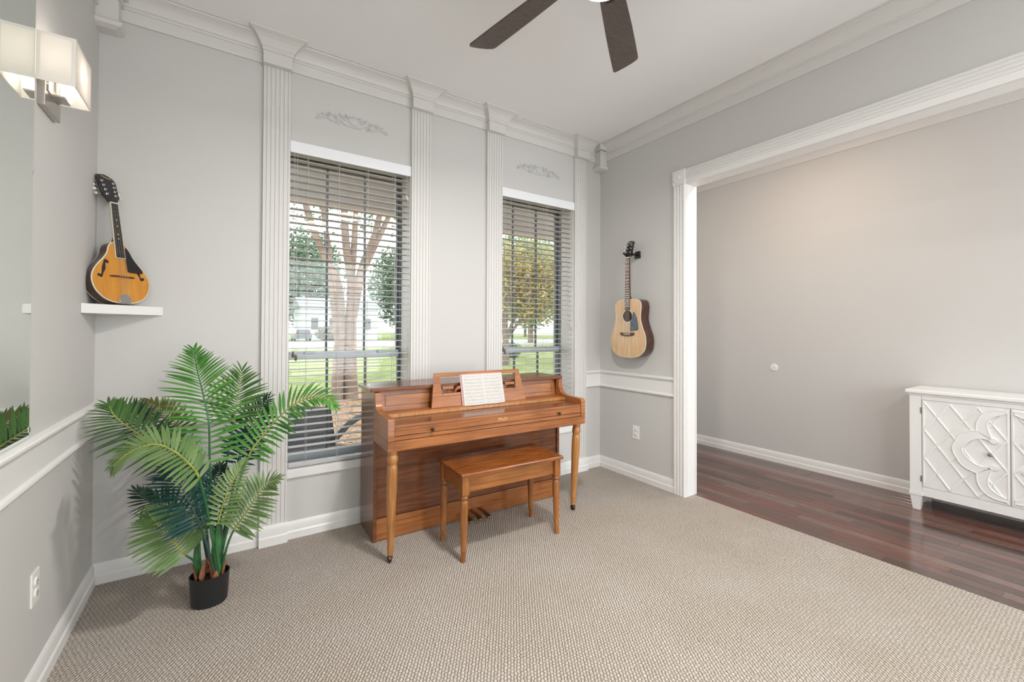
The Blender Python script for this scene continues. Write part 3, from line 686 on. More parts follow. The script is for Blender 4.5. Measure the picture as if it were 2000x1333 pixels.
for k in range(1, 19):
    z = NN - sl*(1 - 2**(-k/12.)); z = NN - (NN-.211)*(1-2**(-k/12.))
    if z > .415:
        w_ = .0215 + (.0275-.0215)*(NN-z)/(NN-NB); q.box(-w_, w_, -.0088, -.0072, z-.0012, z+.0012)
q.build('frets', M_CHROME, g)
q = MB()
for k in (3, 5, 7, 9, 12, 15):
    z = NN-(NN-.211)*(1-.5*(2**(-k/12.)+2**(-(k-1)/12.)))
    for dx in ((-.008, .008) if k == 12 else (0,)): q.lathe([(.0032, .0074), (.0032, .0082)], (dx, 0, z), 10, 'y')
q.build('inlay_dots', M_IVORY, g)
B(-.0222, .0222, -.0105, -.001, NN, NN+.006).build('nut', M_IVORY, g)
HS = [(-.0215, NN+.006), (.0215, NN+.006), (.0365, NN+.035), (.0335, .985), (.036, 1.002), (.022, 1.010), (0, 1.016), (-.022, 1.010), (-.036, 1.002), (-.0335, .985), (-.0365, NN+.035)]
def hy(z): return (z-NN)*.26
hs = MB().loops([[(p[0], hy(p[1])-.002, p[1]) for p in HS], [(p[0], hy(p[1])+.013, p[1]) for p in HS]]).build('headstock', M_BLACKG, g, bevel=.001)
lg_ = MB().tube(spline([(x, hy(z)-.0028, z) for x, z in ((-.022, .990), (-.016, .999), (-.010, .992), (-.002, .998), (.004, .993), (.012, .999), (.020, .994))], 5), .0016, 5); lg_.build('headstock_script', M_GOLD, hs)
for s in (-1, 1):
    for k in range(3):
        z = .912 + k*.032; t = MB().lathe([(.006, 0), (.006, .004), (.0028, .005), (.0028, .013)], (s*.020, hy(z)-.002, z), 12, 'y').build('tuner', M_CHROME, g, smooth=True)
        MB().tube([(s*.034, hy(z)+.006, z), (s*.050, hy(z)+.006, z)], .0022, 6).build('tuner_shaft', M_CHROME, t)
        MB().lathe([(.002, -.004), (.0085, -.003), (.0085, .003), (.002, .004)], (s*.054, hy(z)+.006, z), 12, 'y', sx=.9).build('tuner_button', M_CHROME, t, smooth=True)
q = MB()
for k in range(6):
    f = (k-2.5)/2.5; q.tube([(f*.030, -.0165, .199), (f*.0265, -.0158, .2105), (f*.0172, -.0115, NN+.003)], .0006, 4)
q.build('strings', M_STEEL, g)
MB().lathe([(.004, 0), (.006, -.006), (.003, -.014)], (0, .05, 0), 10).build('strap_button', M_CHROME, g)
# wall hanger
hg = thing('guitar_hanger', 'black forked wall hanger holding the guitar headstock', 'hanger', (XR, 2.545, 1.962), (0, 0, -PI/2))
B(-.028, .028, -.016, 0, -.028, .034).build('hanger_plate', M_BLACK, hg, bevel=.003)
MB().tube([(0, -.012, 0), (0, -.078, 0)], .008, 10).build('hanger_arm', M_BLACK, hg)
for s in (-1, 1): MB().tube([(0, -.076, -.002), (s*.020, -.080, -.006), (s*.034, -.094, -.008), (s*.040, -.122, -.002), (s*.046, -.140, .016)], .0078, 10).build('hanger_prong', M_BLACK, hg, smooth=True)

# ---------------------------------------------------------------- corner shelf and mandolin
sh = MB(); k = .2695
poly = [(XL+.001, YB-.001), (XL+.001, YB-k), (XL+k, YB-.001)]
shelf = tag(sh.prism(poly, lambda p: (p[0], p[1], 1.372), lambda p: (p[0], p[1], 1.417)).build('corner_shelf', M_CAB, bevel=.0015), 'white triangular corner shelf holding the mandolin', 'shelf')
md = thing('mandolin', 'amber-top mandolin with dark sides leaning in the corner on the shelf', 'mandolin', (XL+.131, YB-.131, 1.4265), (math.radians(-9.5), 0, PI/4))
MBd = dedupe(outline([(0, 0), (.045, .003), (.090, .023), (.122, .062), (.1335, .108), (.126, .150), (.102, .190), (.073, .225), (.054, .255), (.045, .285), (.034, .304), (.018, .312), (0, .314)], 5))
plate(MBd, .004, .050).build('body', M_MAHO, md, smooth=True, ang=50)
plate(MBd, .0502, .054).build('back_binding', M_IVORY, md)
plate(MBd, -.001, .0038).build('binding', M_IVORY, md)
plate(shrink(MBd, .0038), -.0035, -.0012).build('top', M_AMBER, md)
def ribbon(P, widths, y0=-.0042, y1=-.0034):
    sp = spline([(p[0], 0, p[1]) for p in P], 5); n_ = len(sp); l_ = []; r_ = []
    for i, p in enumerate(sp):
        t = sp[min(i+1, n_-1)] - sp[max(i-1, 0)]; t.normalize(); nn = Vector((-t.z, 0, t.x)); f = i/(n_-1)*(len(widths)-1); a = int(min(f, len(widths)-2)); w_ = widths[a]*(1-(f-a)) + widths[a+1]*(f-a)
        l_.append((p.x+nn.x*w_, p.z+nn.z*w_)); r_.append((p.x-nn.x*w_, p.z-nn.z*w_))
    return plate(l_ + r_[::-1], y0, y1)
for s in (-1, 1):
    P = [(s*.058, .205), (s*.066, .212), (s*.072, .200), (s*.078, .172), (s*.086, .145), (s*.093, .128), (s*.102, .134)]
    f_ = ribbon(P, [.004, .005, .004, .0085, .0035, .005, .003]).build('f_hole', M_BLACK, md)
    for cx, cz in ((.060, .204), (.101, .134)): disc((s*cx, cz), .0075, -.0043, -.0034, 14).build('f_hole_eye', M_BLACK, f_)
pk = dedupe([(p.x, p.z) for p in spline([(.022, 0, .262), (.030, 0, .288), (.044, 0, .268), (.060, 0, .232), (.088, 0, .192), (.100, 0, .172), (.094, 0, .162), (.060, 0, .160), (.030, 0, .164), (.027, 0, .180), (.022, 0, .262)], 5)])
pkb = plate(pk, -.0095, -.0080).build('pickguard', M_BLACKG, md)
plate(shrink(pk, -.0025), -.0080, -.0062).build('pickguard_edge', M_IVORY, pkb)
bg_ = MB(); bg_.box(-.056, .056, -.012, -.0036, .132, .137); b1 = bg_.build('bridge', M_ROSE, md, bevel=.001)
B(-.050, .050, -.017, -.0125, .1325, .1365).build('bridge_saddle', M_ROSE, b1)
for x in (-.022, .032): MB().lathe([(.0045, 0), (.0045, .003)], (x, -.0145, .1385), 10).build('bridge_wheel', M_CHROME, b1)
tp_ = [(-.026, -.004), (.026, -.004), (.027, .030), (.020, .040), (.008, .043), (-.008, .043), (-.020, .040), (-.027, .030)]
tl = plate(tp_, -.0085, -.0045).build('tailpiece', M_CHROME, md, bevel=.001)
B(-.028, .028, -.010, .012, -.0045, -.0005).build('tailpiece_hinge', M_NICKEL, tl)
NUT = .512
MB().loops([[(-.0225, -.0110, .228), (.0225, -.0110, .228), (.0225, -.0045, .228), (-.0225, -.0045, .228)], [(-.0175, -.0110, NUT), (.0175, -.0110, NUT), (.0175, -.0045, NUT), (-.0175, -.0045, NUT)]]).build('fingerboard_binding', M_IVORY, md)
MB().loops([[(-.0200, -.0122, .231), (.0200, -.0122, .231), (.0200, -.0112, .231), (-.0200, -.0112, .231)], [(-.0152, -.0122, NUT), (.0152, -.0122, NUT), (.0152, -.0112, NUT), (-.0152, -.0112, NUT)]]).build('fingerboard', M_BLACKG, md)
q = MB()
for kk in range(1, 20):
    z = NUT - (NUT-.1345)*(1-2**(-kk/12.))
    if z > .236: q.box(-.0165, .0165, -.0126, -.0121, z-.0004, z+.0004)
q.build('frets', M_BRASS, md)
q = MB()
for kk in (5, 7, 10, 12):
    z = NUT-(NUT-.1345)*(1-.5*(2**(-kk/12.)+2**(-(kk-1)/12.))); q.lathe([(.0026, .0122), (.0026, .0130)], (0, 0, z), 10, 'y')
q.build('inlay_dots', M_IVORY, md)
L = []
for z, w_, d in ((.300, .020, .050), (.316, .018, .036), (.340, .017, .020), (.40, .0165, .015), (NUT, .016, .013)): L.append([(w_*math.cos(PI*j/8), -.0045 + d*math.sin(PI*j/8), z) for j in range(9)])
MB().loops(L).build('neck', M_MAHO, md, smooth=True)
B(-.0180, .0180, -.0140, -.0045, NUT, NUT+.005).build('nut', M_IVORY, md)
def my(z): return (z-NUT)*.22 - .006
HM = [(-.0165, NUT+.005), (.0165, NUT+.005), (.024, NUT+.020), (.036, NUT+.040), (.041, .640), (.030, .658), (.010, .668), (-.008, .672), (-.018, .668), (-.036, .664), (-.041, .650), (-.036, NUT+.040), (-.024, NUT+.020)]
hm = MB().loops([[(p[0], my(p[1])-.002, p[1]) for p in HM], [(p[0], my(p[1])+.011, p[1]) for p in HM]]).build('headstock', M_BLACKG, md)
MB().tube(spline([(x, my(z)-.0026, z) for x, z in ((-.022, .657), (-.014, .661), (-.008, .654), (.0, .658), (.008, .651), (.016, .655), (.022, .649))], 5), .0012, 5).build('headstock_script', M_GOLD, hm)
for s in (-1, 1):
    for kk in range(4):
        z = .560 + kk*.0235; t = MB().lathe([(.0058, 0), (.0058, .003), (.0026, .004), (.0026, .011)], (s*(.020+kk*.002), my(z)-.002, z), 12, 'y').build('tuner', M_CHROME, md, smooth=True)
        MB().tube([(s*.032, my(z)+.012, z), (s*.050, my(z)+.018, z)], .0018, 6).build('tuner_shaft', M_STEEL, t)
        MB().lathe([(.002, -.0035), (.0075, -.003), (.0075, .003), (.002, .0035)], (s*.055, my(z)+.019, z), 12, ('y', 'x')[kk % 3 == 0]).build('tuner_button', M_IVORY, t, smooth=True)
q = MB()
for kk in range(8):
    f = (kk//2-1.5)/1.5; dx = (kk % 2-.5)*.003; q.tube([(f*.012+dx, -.0110, .020), (f*.0185+dx, -.0178, .1345), (f*.0125+dx, -.0142, NUT+.002)], .0003, 4)
q.build('strings', M_STEEL, md)

# ---------------------------------------------------------------- mirror and wall lamp
mi = thing('wall_mirror', 'tall frameless mirror on the left wall beside the shaded lamp', 'mirror', (XL, 1.25, .928))
mh = 1.86; my0, my1 = -.95, .870
MB().loops([[(.0005, my0, .0), (.0005, my1, 0), (.0005, my1, mh), (.0005, my0, mh)], [(.004, my0, .0), (.004, my1, 0), (.004, my1, mh), (.004, my0, mh)], [(.0068, my0+.012, .012), (.0068, my1-.006, .012), (.0068, my1-.006, mh-.012), (.0068, my0+.012, mh-.012)]]).build('mirror_glass', M_MIRROR, mi)
B(.0, .0004, my0+.004, my1-.004, .004, mh-.004).build('backing', M_SLOT, mi)
for z in (.02, .9):
    B(.0069, .0085, my1-.012, my1-.001, z, z+.018).build('clip', M_CHROME, mi)
sc = thing('wall_sconce', 'lit rectangular fabric-shade wall lamp with nickel bracket by the mirror', 'lamp', (XL, 2.24, 2.06))
sy0, sy1, sz0, sz1, sd = -.108, .100, .099, .270, .102
def shade_panel(name, a, mat=M_SHADE): return B(*a).build(name, mat, sc)
t_ = .0016
shade_panel('shade_panel', (sd-t_, sd, sy0, sy1, sz0, sz1)); shade_panel('shade_panel', (.004, sd-t_, sy0, sy0+t_, sz0, sz1)); shade_panel('shade_panel', (.004, sd-t_, sy1-t_, sy1, sz0, sz1))
M_HEM = plain('shade_hem', (.78, .73, .67), .8)
q = MB()
for z in (sz0, sz1-.008): q.box(sd, sd+.0006, sy0, sy1, z, z+.008).box(.004, sd-.0002, sy0-.0006, sy0, z, z+.008)
q.box(sd, sd+.0006, sy0, sy0+.005, sz0+.0082, sz1-.0082).box(.092, sd, sy0-.0006, sy0, sz0+.0082, sz1-.0082).box(.004, .014, sy0-.0006, sy0, sz0+.0082, sz1-.0082).build('shade_hem', M_HEM, sc)
fr = MB(); fr.box(.0205, .0245, -.060, .064, .085, .097).box(.0205, .0245, -.060, .064, .20, .212).box(.0205, .0245, -.060, -.048, .097, .2).box(.0205, .0245, .052, .064, .097, .2).build('lamp_frame', M_NICKEL, sc)
B(0, .020, -.078, .092, .026, .118).build('bracket', M_NICKEL, sc, bevel=.002)
MB().ball((.0195, -.062, .108), .004, 8, 6).build('screw', M_CHROME, sc)
for y in (-.025, .03):
    bu = MB().lathe([(.004, .085), (.010, .09), (.010, .115), (.013, .125), (.016, .145), (.013, .165), (.005, .178), (.001, .18)], (.055, y, 0), 14).build('bulb', M_BULB, sc, smooth=True)
B(.020, .06, -.032, .037, .080, .086).build('socket_bar', M_NICKEL, sc)
point('sconce_lamp', (XL+.055, 2.24, 2.255), .65, (1, .92, .82), .02)

# ---------------------------------------------------------------- ceiling fan
fan = thing('ceiling_fan', 'dark wood ceiling fan with a lit round lamp below', 'fan', (1.197, 1.182, 2.613))
MB().lathe([(.001, 0), (.05, .004), (.085, .018), (.10, .040), (.10, .048)], n=28).build('light_dome', M_FANLT, fan, smooth=True)
MB().lathe([(.102, .046), (.108, .05), (.110, .075), (.13, .09), (.135, .17), (.11, .205), (.04, .22), (.014, .23), (.014, .385), (.05, .395), (.068, .42), (.068, .4455)], n=28).build('motor_housing', M_FANM, fan, smooth=True, ang=35)
for ang in (99.6, 35.6, 173.6, 247.6, 321.6):
    a = math.radians(ang); t = Vector((math.cos(a), math.sin(a), 0)); s_ = Vector((-math.sin(a), math.cos(a), 0)); pt = math.radians(12)
    wv = s_*math.cos(pt) - Vector((0, 0, 1))*math.sin(pt)   # ccw edge lower
    nv = t.cross(wv)
    out = [(.175, -.045), (.21, -.052), (.30, -.058), (.45, -.066), (.60, -.071), (.715, -.073), (.732, -.066), (.745, -.040), (.757, .0), (.765, .040), (.766, .058), (.755, .066), (.60, .064), (.45, .060), (.30, .054), (.21, .050), (.175, .045)]
    base = Vector((0, 0, .138))
    q = MB().loops([[base + t*r_ + wv*w_ + nv*.004 for r_, w_ in out], [base + t*r_ + wv*w_ - nv*.004 for r_, w_ in out]])
    bl = q.build('blade', M_FAN, fan)
    L = [[base + t*r_ + wv*s2*ww - nv*(.004+th) for s2, th in ((-1, 0), (1, 0), (1, .008), (-1, .008))] for r_, ww in ((.11, .018), (.19, .030), (.24, .026))]
    MB().loops(L).build('blade_iron', M_FANM, bl)
lf = bpy.data.lights.new('fan_lamp', 'AREA'); lf.shape = 'DISK'; lf.size = .19; lf.energy = 40; lf.color = (1, .965, .93)
lo = bpy.data.objects.new('fan_lamp', lf); COL.objects.link(lo); lo.location = (1.197, 1.182, 2.606)

# unseen flush lamp added behind the camera as fill, to even out the light
rl = thing('unseen_ceiling_lamp', 'unseen round ceiling lamp added as fill in the rear half of the music room', 'lamp', (1.25, -1.15, ZC))
MB().lathe([(.24, -.001), (.25, -.02), (.24, -.035)], n=28).build('lamp_base', M_NICKEL, rl, smooth=True)
MB().lathe([(.235, -.035), (.21, -.06), (.12, -.08), (.001, -.085)], n=28).build('glass_bowl', M_FANLT, rl, smooth=True)
lr = bpy.data.lights.new('rear_ceiling_fill', 'AREA'); lr.shape = 'DISK'; lr.size = .46; lr.energy = 36; lr.color = (1, .985, .97)
lq = bpy.data.objects.new('rear_ceiling_fill', lr); COL.objects.link(lq); lq.location = (1.25, -1.15, ZC-.09)

# next-room ceiling lamp (above the header, out of view)
dl = thing('unseen_ceiling_lamp', 'warm flush ceiling lamp in the next room', 'lamp', (3.55, 1.75, ZC))
MB().lathe([(.15, -.001), (.16, -.02), (.15, -.03)], n=24).build('lamp_base', M_NICKEL, dl, smooth=True)
MB().lathe([(.145, -.03), (.13, -.07), (.08, -.10), (.001, -.11)], n=24).build('glass_bowl', M_DINLT, dl, smooth=True)
point('dining_lamp', (3.55, 1.75, 2.86), 2.6, (1, .66, .42), .12)
ld = bpy.data.lights.new('dining_lamp_down', 'AREA'); ld.shape = 'DISK'; ld.size = .28; ld.energy = 9; ld.color = (1, .84, .70)
lp = bpy.data.objects.new('dining_lamp_down', ld); COL.objects.link(lp); lp.location = (3.55, 1.75, ZC-.115)

# ---------------------------------------------------------------- white cabinet in the next room
cab = thing('sideboard_cabinet', 'white two-door cabinet with raised lattice pattern on the plank floor', 'cabinet', (4.22, .549, 0))
CW = .493; CD = .338
pbox('top', cab, M_CAB, -.022, CD+.004, -CW-.020, CW+.020, .852, .878, .006)
pbox('top_moulding', cab, M_CAB, -.008, CD, -CW-.008, CW+.008, .838, .8515, .004)
pbox('side_panel', cab, M_CAB, .06, CD, CW-.02, CW, .11, .8375); pbox('side_panel', cab, M_CAB, .06, CD, -CW, -CW+.02, .11, .8375)
pbox('back_panel', cab, M_CAB, CD-.012, CD, -CW+.02, CW-.02, .12, .8375); pbox('bottom_panel', cab, M_CAB, .02, CD-.012, -CW+.02, CW-.02, .128, .145)
pbox('top_rail', cab, M_CAB, 0, .022, -.4255, .4255, .8065, .8375, .001); pbox('bottom_rail', cab, M_CAB, 0, .022, -.4255, .4255, .112, .176, .001)
for s in (-1, 1):
    pbox('corner_post', cab, M_CAB, -.001, .060, min(s*CW, s*.427), max(s*CW, s*.427), .135, .8375, .002)
    pbox('post_block', cab, M_CAB, -.005, .064, min(s*(CW+.004), s*.423), max(s*(CW+.004), s*.423), .108, .1345, .002)
    for x in (.030, CD-.034):
        cy = s*.460
        MB().loops([[(x-.018, cy-.020, 0), (x+.018, cy-.020, 0), (x+.018, cy+.020, 0), (x-.018, cy+.020, 0)], [(x-.030, cy-.033, .108), (x+.030, cy-.033, .108), (x+.030, cy+.033, .108), (x-.030, cy+.033, .108)]]).build('foot', M_CAB, cab)
D0, D1 = .1785, .8045; DWD = .423
def door(s):                                            # s=+1: left door as seen (towards +Y)
    d = pbox('door', cab, M_CAB, .002, .020, min(s*.0015, s*(DWD+.0015)), max(s*.0015, s*(DWD+.0015)), D0, D1, .001)
    def Yd(u): return s*(.0015 + DWD*(1-u))             # u: 0 at hinge edge, 1 at meeting edge
    def Zd(v): return D0 + (D1-D0)*v
    def strip(P, w=.0085, th=.008, nm='lattice_strip'):
        P = [Vector((Yd(u), Zd(v))) for u, v in P]
        out = []
        n_ = len(P); l_ = []; r_ = []
        for i, p in enumerate(P):
            t = P[min(i+1, n_-1)]-P[max(i-1, 0)]; t.normalize(); nn = Vector((-t.y, t.x)); l_.append(p+nn*w); r_.append(p-nn*w)
        L = [[(.002, a.x, a.y), (.002-th*.8, a.x*.85+b_.x*.15, a.y*.85+b_.y*.15), (.002-th, a.x*.6+b_.x*.4, a.y*.6+b_.y*.4), (.002-th, a.x*.4+b_.x*.6, a.y*.4+b_.y*.6), (.002-th*.8, a.x*.15+b_.x*.85, a.y*.15+b_.y*.85), (.002, b_.x, b_.y)] for a, b_ in zip(l_, r_)]
        MB().loops(L).build(nm, M_CAB, d)
    m = .022
    strip([(m, .01), (m, .99)], .006, .005, 'door_edge_strip'); strip([(1-m, .01), (1-m, .99)], .006, .005, 'door_edge_strip')
    gu = [.026+.158*i for i in range(7)]; gv = [.02+.16*j for j in range(7)]
    for i in range(6):
        for j in range(6):
            a, b_ = ((gu[i], gv[j]), (gu[i+1], gv[j+1])) if (i+j) % 2 == 0 else ((gu[i], gv[j+1]), (gu[i+1], gv[j]))
            strip([a, b_], .0070, .006)
    cu = lambda u: u + .13*u*(1-u)
    def line(P, n_=28):
        sp = spline([(cu(x), y, 0) for x, y in P], 10); out = []
        for k in range(n_): f = k/(n_-1)*(len(sp)-1); q0 = int(min(f, len(sp)-2)); p = sp[q0].lerp(sp[q0+1], f-q0); out.append((p.x, p.y))
        return out
    def band(O_, I_):
        O2, I2 = line(O_), line(I_); L = []
        for a, b_ in zip(O2, I2):
            A, B2 = (Yd(a[0]), Zd(a[1])), (Yd(b_[0]), Zd(b_[1])); L.append([(.002, A[0], A[1]), (-.0075, A[0], A[1]), (-.0075, B2[0], B2[1]), (.002, B2[0], B2[1])])
        MB().loops(L).build('quatrefoil_band', M_CAB, d)
        for P in (O2, I2): strip(P, .0042, .0125, 'band_bead')
    C_O = [(.617, .733), (.545, .716), (.4545, .678), (.385, .598), (.345, .505), (.385, .412), (.4545, .332), (.545, .294), (.617, .277)]
    C_I = [(.792, .640), (.688, .658), (.584, .634), (.494, .574), (.448, .505), (.494, .436), (.584, .376), (.688, .352), (.792, .370)]
    band(C_O, C_I)
    for f in (lambda v: v, lambda v: 1.01-v):
        band([(x, f(y)) for x, y in ((.617, .733), (.623, .818), (.675, .900), (.753, .950), (.85, .972), (.955, .975))], [(x, f(y)) for x, y in ((.800, .655), (.766, .715), (.742, .794), (.760, .854), (.830, .905), (.955, .945))])
        MB().prism([(Yd(cu(.815))+.020*math.cos(q_*PI/8), Zd(f(.645))+.016*math.sin(q_*PI/8)) for q_ in range(16)], lambda p: (.002, p[0], p[1]), lambda p: (-.0135, p[0], p[1])).build('quatrefoil_tip', M_CAB, d)
    kb = MB().lathe([(.004, 0), (.004, -.018), (.012, -.020), (.0145, -.026), (.011, -.031), (.001, -.033)], (.002, Yd(.80), Zd(.50)), 18, 'x').build('knob', M_NICKEL, d, smooth=True)
    for v in (.09, .88): B(-.004, .004, Yd(-.012)-.004, Yd(-.012)+.004, Zd(v)-.022, Zd(v)+.022).build('hinge', M_NICKEL, d)
door(1); door(-1)

# ---------------------------------------------------------------- palm
plant = thing('potted_palm', 'artificial palm with feathery green fronds in a black pot', 'plant', (-.055, 2.520, 0))
PO = Vector((-.055, 2.520, 0))
MB().lathe([(.060, 0), (.070, .004), (.073, .02), (.078, .132), (.080, .137), (.076, .138), (.073, .130), (.071, .110)], n=36, sx=1.02, sy=.92).build('pot', M_POT, plant, smooth=True, ang=50)
MB().lathe([(.001, .104), (.0715, .104), (.0715, .108), (.001, .114)], n=24, sx=1.02, sy=.92).build('filler', M_SOIL, plant)
def trunk(P, R_): MB().tube([Vector(p)-PO for p in P], R_, 12).build('trunk', M_STEM, plant, smooth=True)
trunk([(-.024, 2.515, .115), (-.024, 2.512, .17), (-.026, 2.510, .25), (-.020, 2.505, .36)], [.018, .027, .024, .014])
trunk([(-.100, 2.548, .112), (-.104, 2.548, .15), (-.108, 2.550, .20), (-.108, 2.552, .27)], [.012, .017, .014, .009])
def husk(p, d, ln, w_):
    p = Vector(p)-PO; d = Vector(d).normalized(); sd = d.cross(Vector((0, 0, 1))).normalized(); L = []
    for f, ww in ((0, .6), (.3, 1), (.6, .8), (.85, .4), (1, .06)):
        c = p + Vector((0, 0, ln*f)) + d*(.012*f*f*ln/.06); L.append([c-sd*w_*ww, c+d*.003, c+sd*w_*ww, c-d*.003])
    MB().loops(L).build('husk', M_HUSK, plant, smooth=True)
for p, d, ln, w_ in (((-.108, 2.505, .115), (-1, -.6, 0), .085, .014), ((-.085, 2.500, .115), (.6, -1, 0), .085, .014), ((-.046, 2.497, .115), (-1, -.6, 0), .095, .014), ((-.002, 2.502, .12), (1, -.5, 0), .07, .015), ((-.06, 2.56, .12), (-.5, 1, 0), .10, .014), ((-.03, 2.468, .118), (.1, -1, 0), .05, .012)): husk(p, d, ln, w_)
CAMP = Vector((0, 0, EYE))
FRONDS = [
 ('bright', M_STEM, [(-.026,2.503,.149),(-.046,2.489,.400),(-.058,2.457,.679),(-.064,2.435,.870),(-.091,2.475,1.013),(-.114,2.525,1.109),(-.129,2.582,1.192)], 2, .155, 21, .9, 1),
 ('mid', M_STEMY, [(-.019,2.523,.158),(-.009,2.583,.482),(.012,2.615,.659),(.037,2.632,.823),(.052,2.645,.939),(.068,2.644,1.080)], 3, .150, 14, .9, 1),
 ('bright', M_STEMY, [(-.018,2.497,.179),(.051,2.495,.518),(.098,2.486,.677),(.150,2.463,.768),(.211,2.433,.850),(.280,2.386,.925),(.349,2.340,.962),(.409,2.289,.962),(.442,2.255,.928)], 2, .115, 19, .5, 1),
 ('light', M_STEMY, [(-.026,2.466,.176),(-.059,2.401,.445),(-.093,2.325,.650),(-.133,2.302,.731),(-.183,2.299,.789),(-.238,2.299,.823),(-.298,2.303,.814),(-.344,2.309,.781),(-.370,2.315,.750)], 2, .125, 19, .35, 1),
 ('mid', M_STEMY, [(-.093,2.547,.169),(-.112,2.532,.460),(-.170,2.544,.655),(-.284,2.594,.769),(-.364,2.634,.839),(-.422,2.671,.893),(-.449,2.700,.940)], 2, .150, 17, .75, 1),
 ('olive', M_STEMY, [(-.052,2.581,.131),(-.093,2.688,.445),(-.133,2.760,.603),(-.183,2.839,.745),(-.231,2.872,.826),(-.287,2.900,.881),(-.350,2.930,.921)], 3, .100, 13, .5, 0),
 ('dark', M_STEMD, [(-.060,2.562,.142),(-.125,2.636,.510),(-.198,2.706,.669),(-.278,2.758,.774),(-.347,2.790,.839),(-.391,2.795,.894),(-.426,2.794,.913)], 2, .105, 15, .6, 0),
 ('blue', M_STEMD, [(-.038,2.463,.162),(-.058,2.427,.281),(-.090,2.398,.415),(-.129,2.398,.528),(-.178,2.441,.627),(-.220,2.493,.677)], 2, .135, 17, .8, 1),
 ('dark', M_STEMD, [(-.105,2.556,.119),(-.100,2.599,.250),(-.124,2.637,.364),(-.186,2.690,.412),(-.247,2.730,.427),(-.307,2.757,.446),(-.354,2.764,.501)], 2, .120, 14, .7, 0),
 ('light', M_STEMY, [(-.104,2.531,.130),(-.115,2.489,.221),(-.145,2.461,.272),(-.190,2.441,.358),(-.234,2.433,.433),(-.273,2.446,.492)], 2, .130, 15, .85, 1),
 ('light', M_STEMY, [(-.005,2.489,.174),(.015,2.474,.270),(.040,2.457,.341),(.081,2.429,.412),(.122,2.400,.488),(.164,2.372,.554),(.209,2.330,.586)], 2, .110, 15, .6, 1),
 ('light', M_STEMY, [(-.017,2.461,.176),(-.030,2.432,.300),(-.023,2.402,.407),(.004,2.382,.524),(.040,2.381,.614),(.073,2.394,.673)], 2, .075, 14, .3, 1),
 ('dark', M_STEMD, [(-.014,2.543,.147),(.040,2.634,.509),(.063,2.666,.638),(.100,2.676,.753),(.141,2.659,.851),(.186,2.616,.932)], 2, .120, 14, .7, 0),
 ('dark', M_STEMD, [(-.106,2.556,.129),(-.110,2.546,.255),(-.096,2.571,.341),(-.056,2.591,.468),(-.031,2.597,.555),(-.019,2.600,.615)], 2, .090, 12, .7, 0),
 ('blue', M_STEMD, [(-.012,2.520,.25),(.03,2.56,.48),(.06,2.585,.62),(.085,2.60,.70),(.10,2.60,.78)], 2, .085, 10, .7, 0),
]
LT = {}
def leaf_template(kind, droop):                         # unit leaflet along +x, width along y, bending to -z
    key = (kind, droop)
    if key in LT: return LT[key]
    prof = [(0, .10), (.10, .30), (.28, .48), (.5, .50), (.72, .38), (.88, .20), (1, .01)]
    vs = []; fs = []
    for i, (t, w_) in enumerate(prof):
        z = -droop*t*t
        vs += [(t, -w_, z + .0), (t, 0, z - .10*w_*0 - .12), (t, w_, z)] if False else [(t, -w_, z), (t, 0, z-.0), (t, w_, z)]
    for i in range(len(prof)-1):
        a = i*3; fs += [(a, a+1, a+4, a+3), (a+1, a+2, a+5, a+4)]
    me = bpy.data.meshes.new('leaflet'); me.from_pydata(vs, [], fs); me.materials.append(LEAF[kind]); me.shade_smooth(); LT[key] = me; return me
def leaf_mesh_pts(M_, droop):
    me = leaf_template('bright', droop); return [M_ @ v.co for v in me.vertices], [tuple(p.vertices) for p in me.polygons]
nleaf = 0
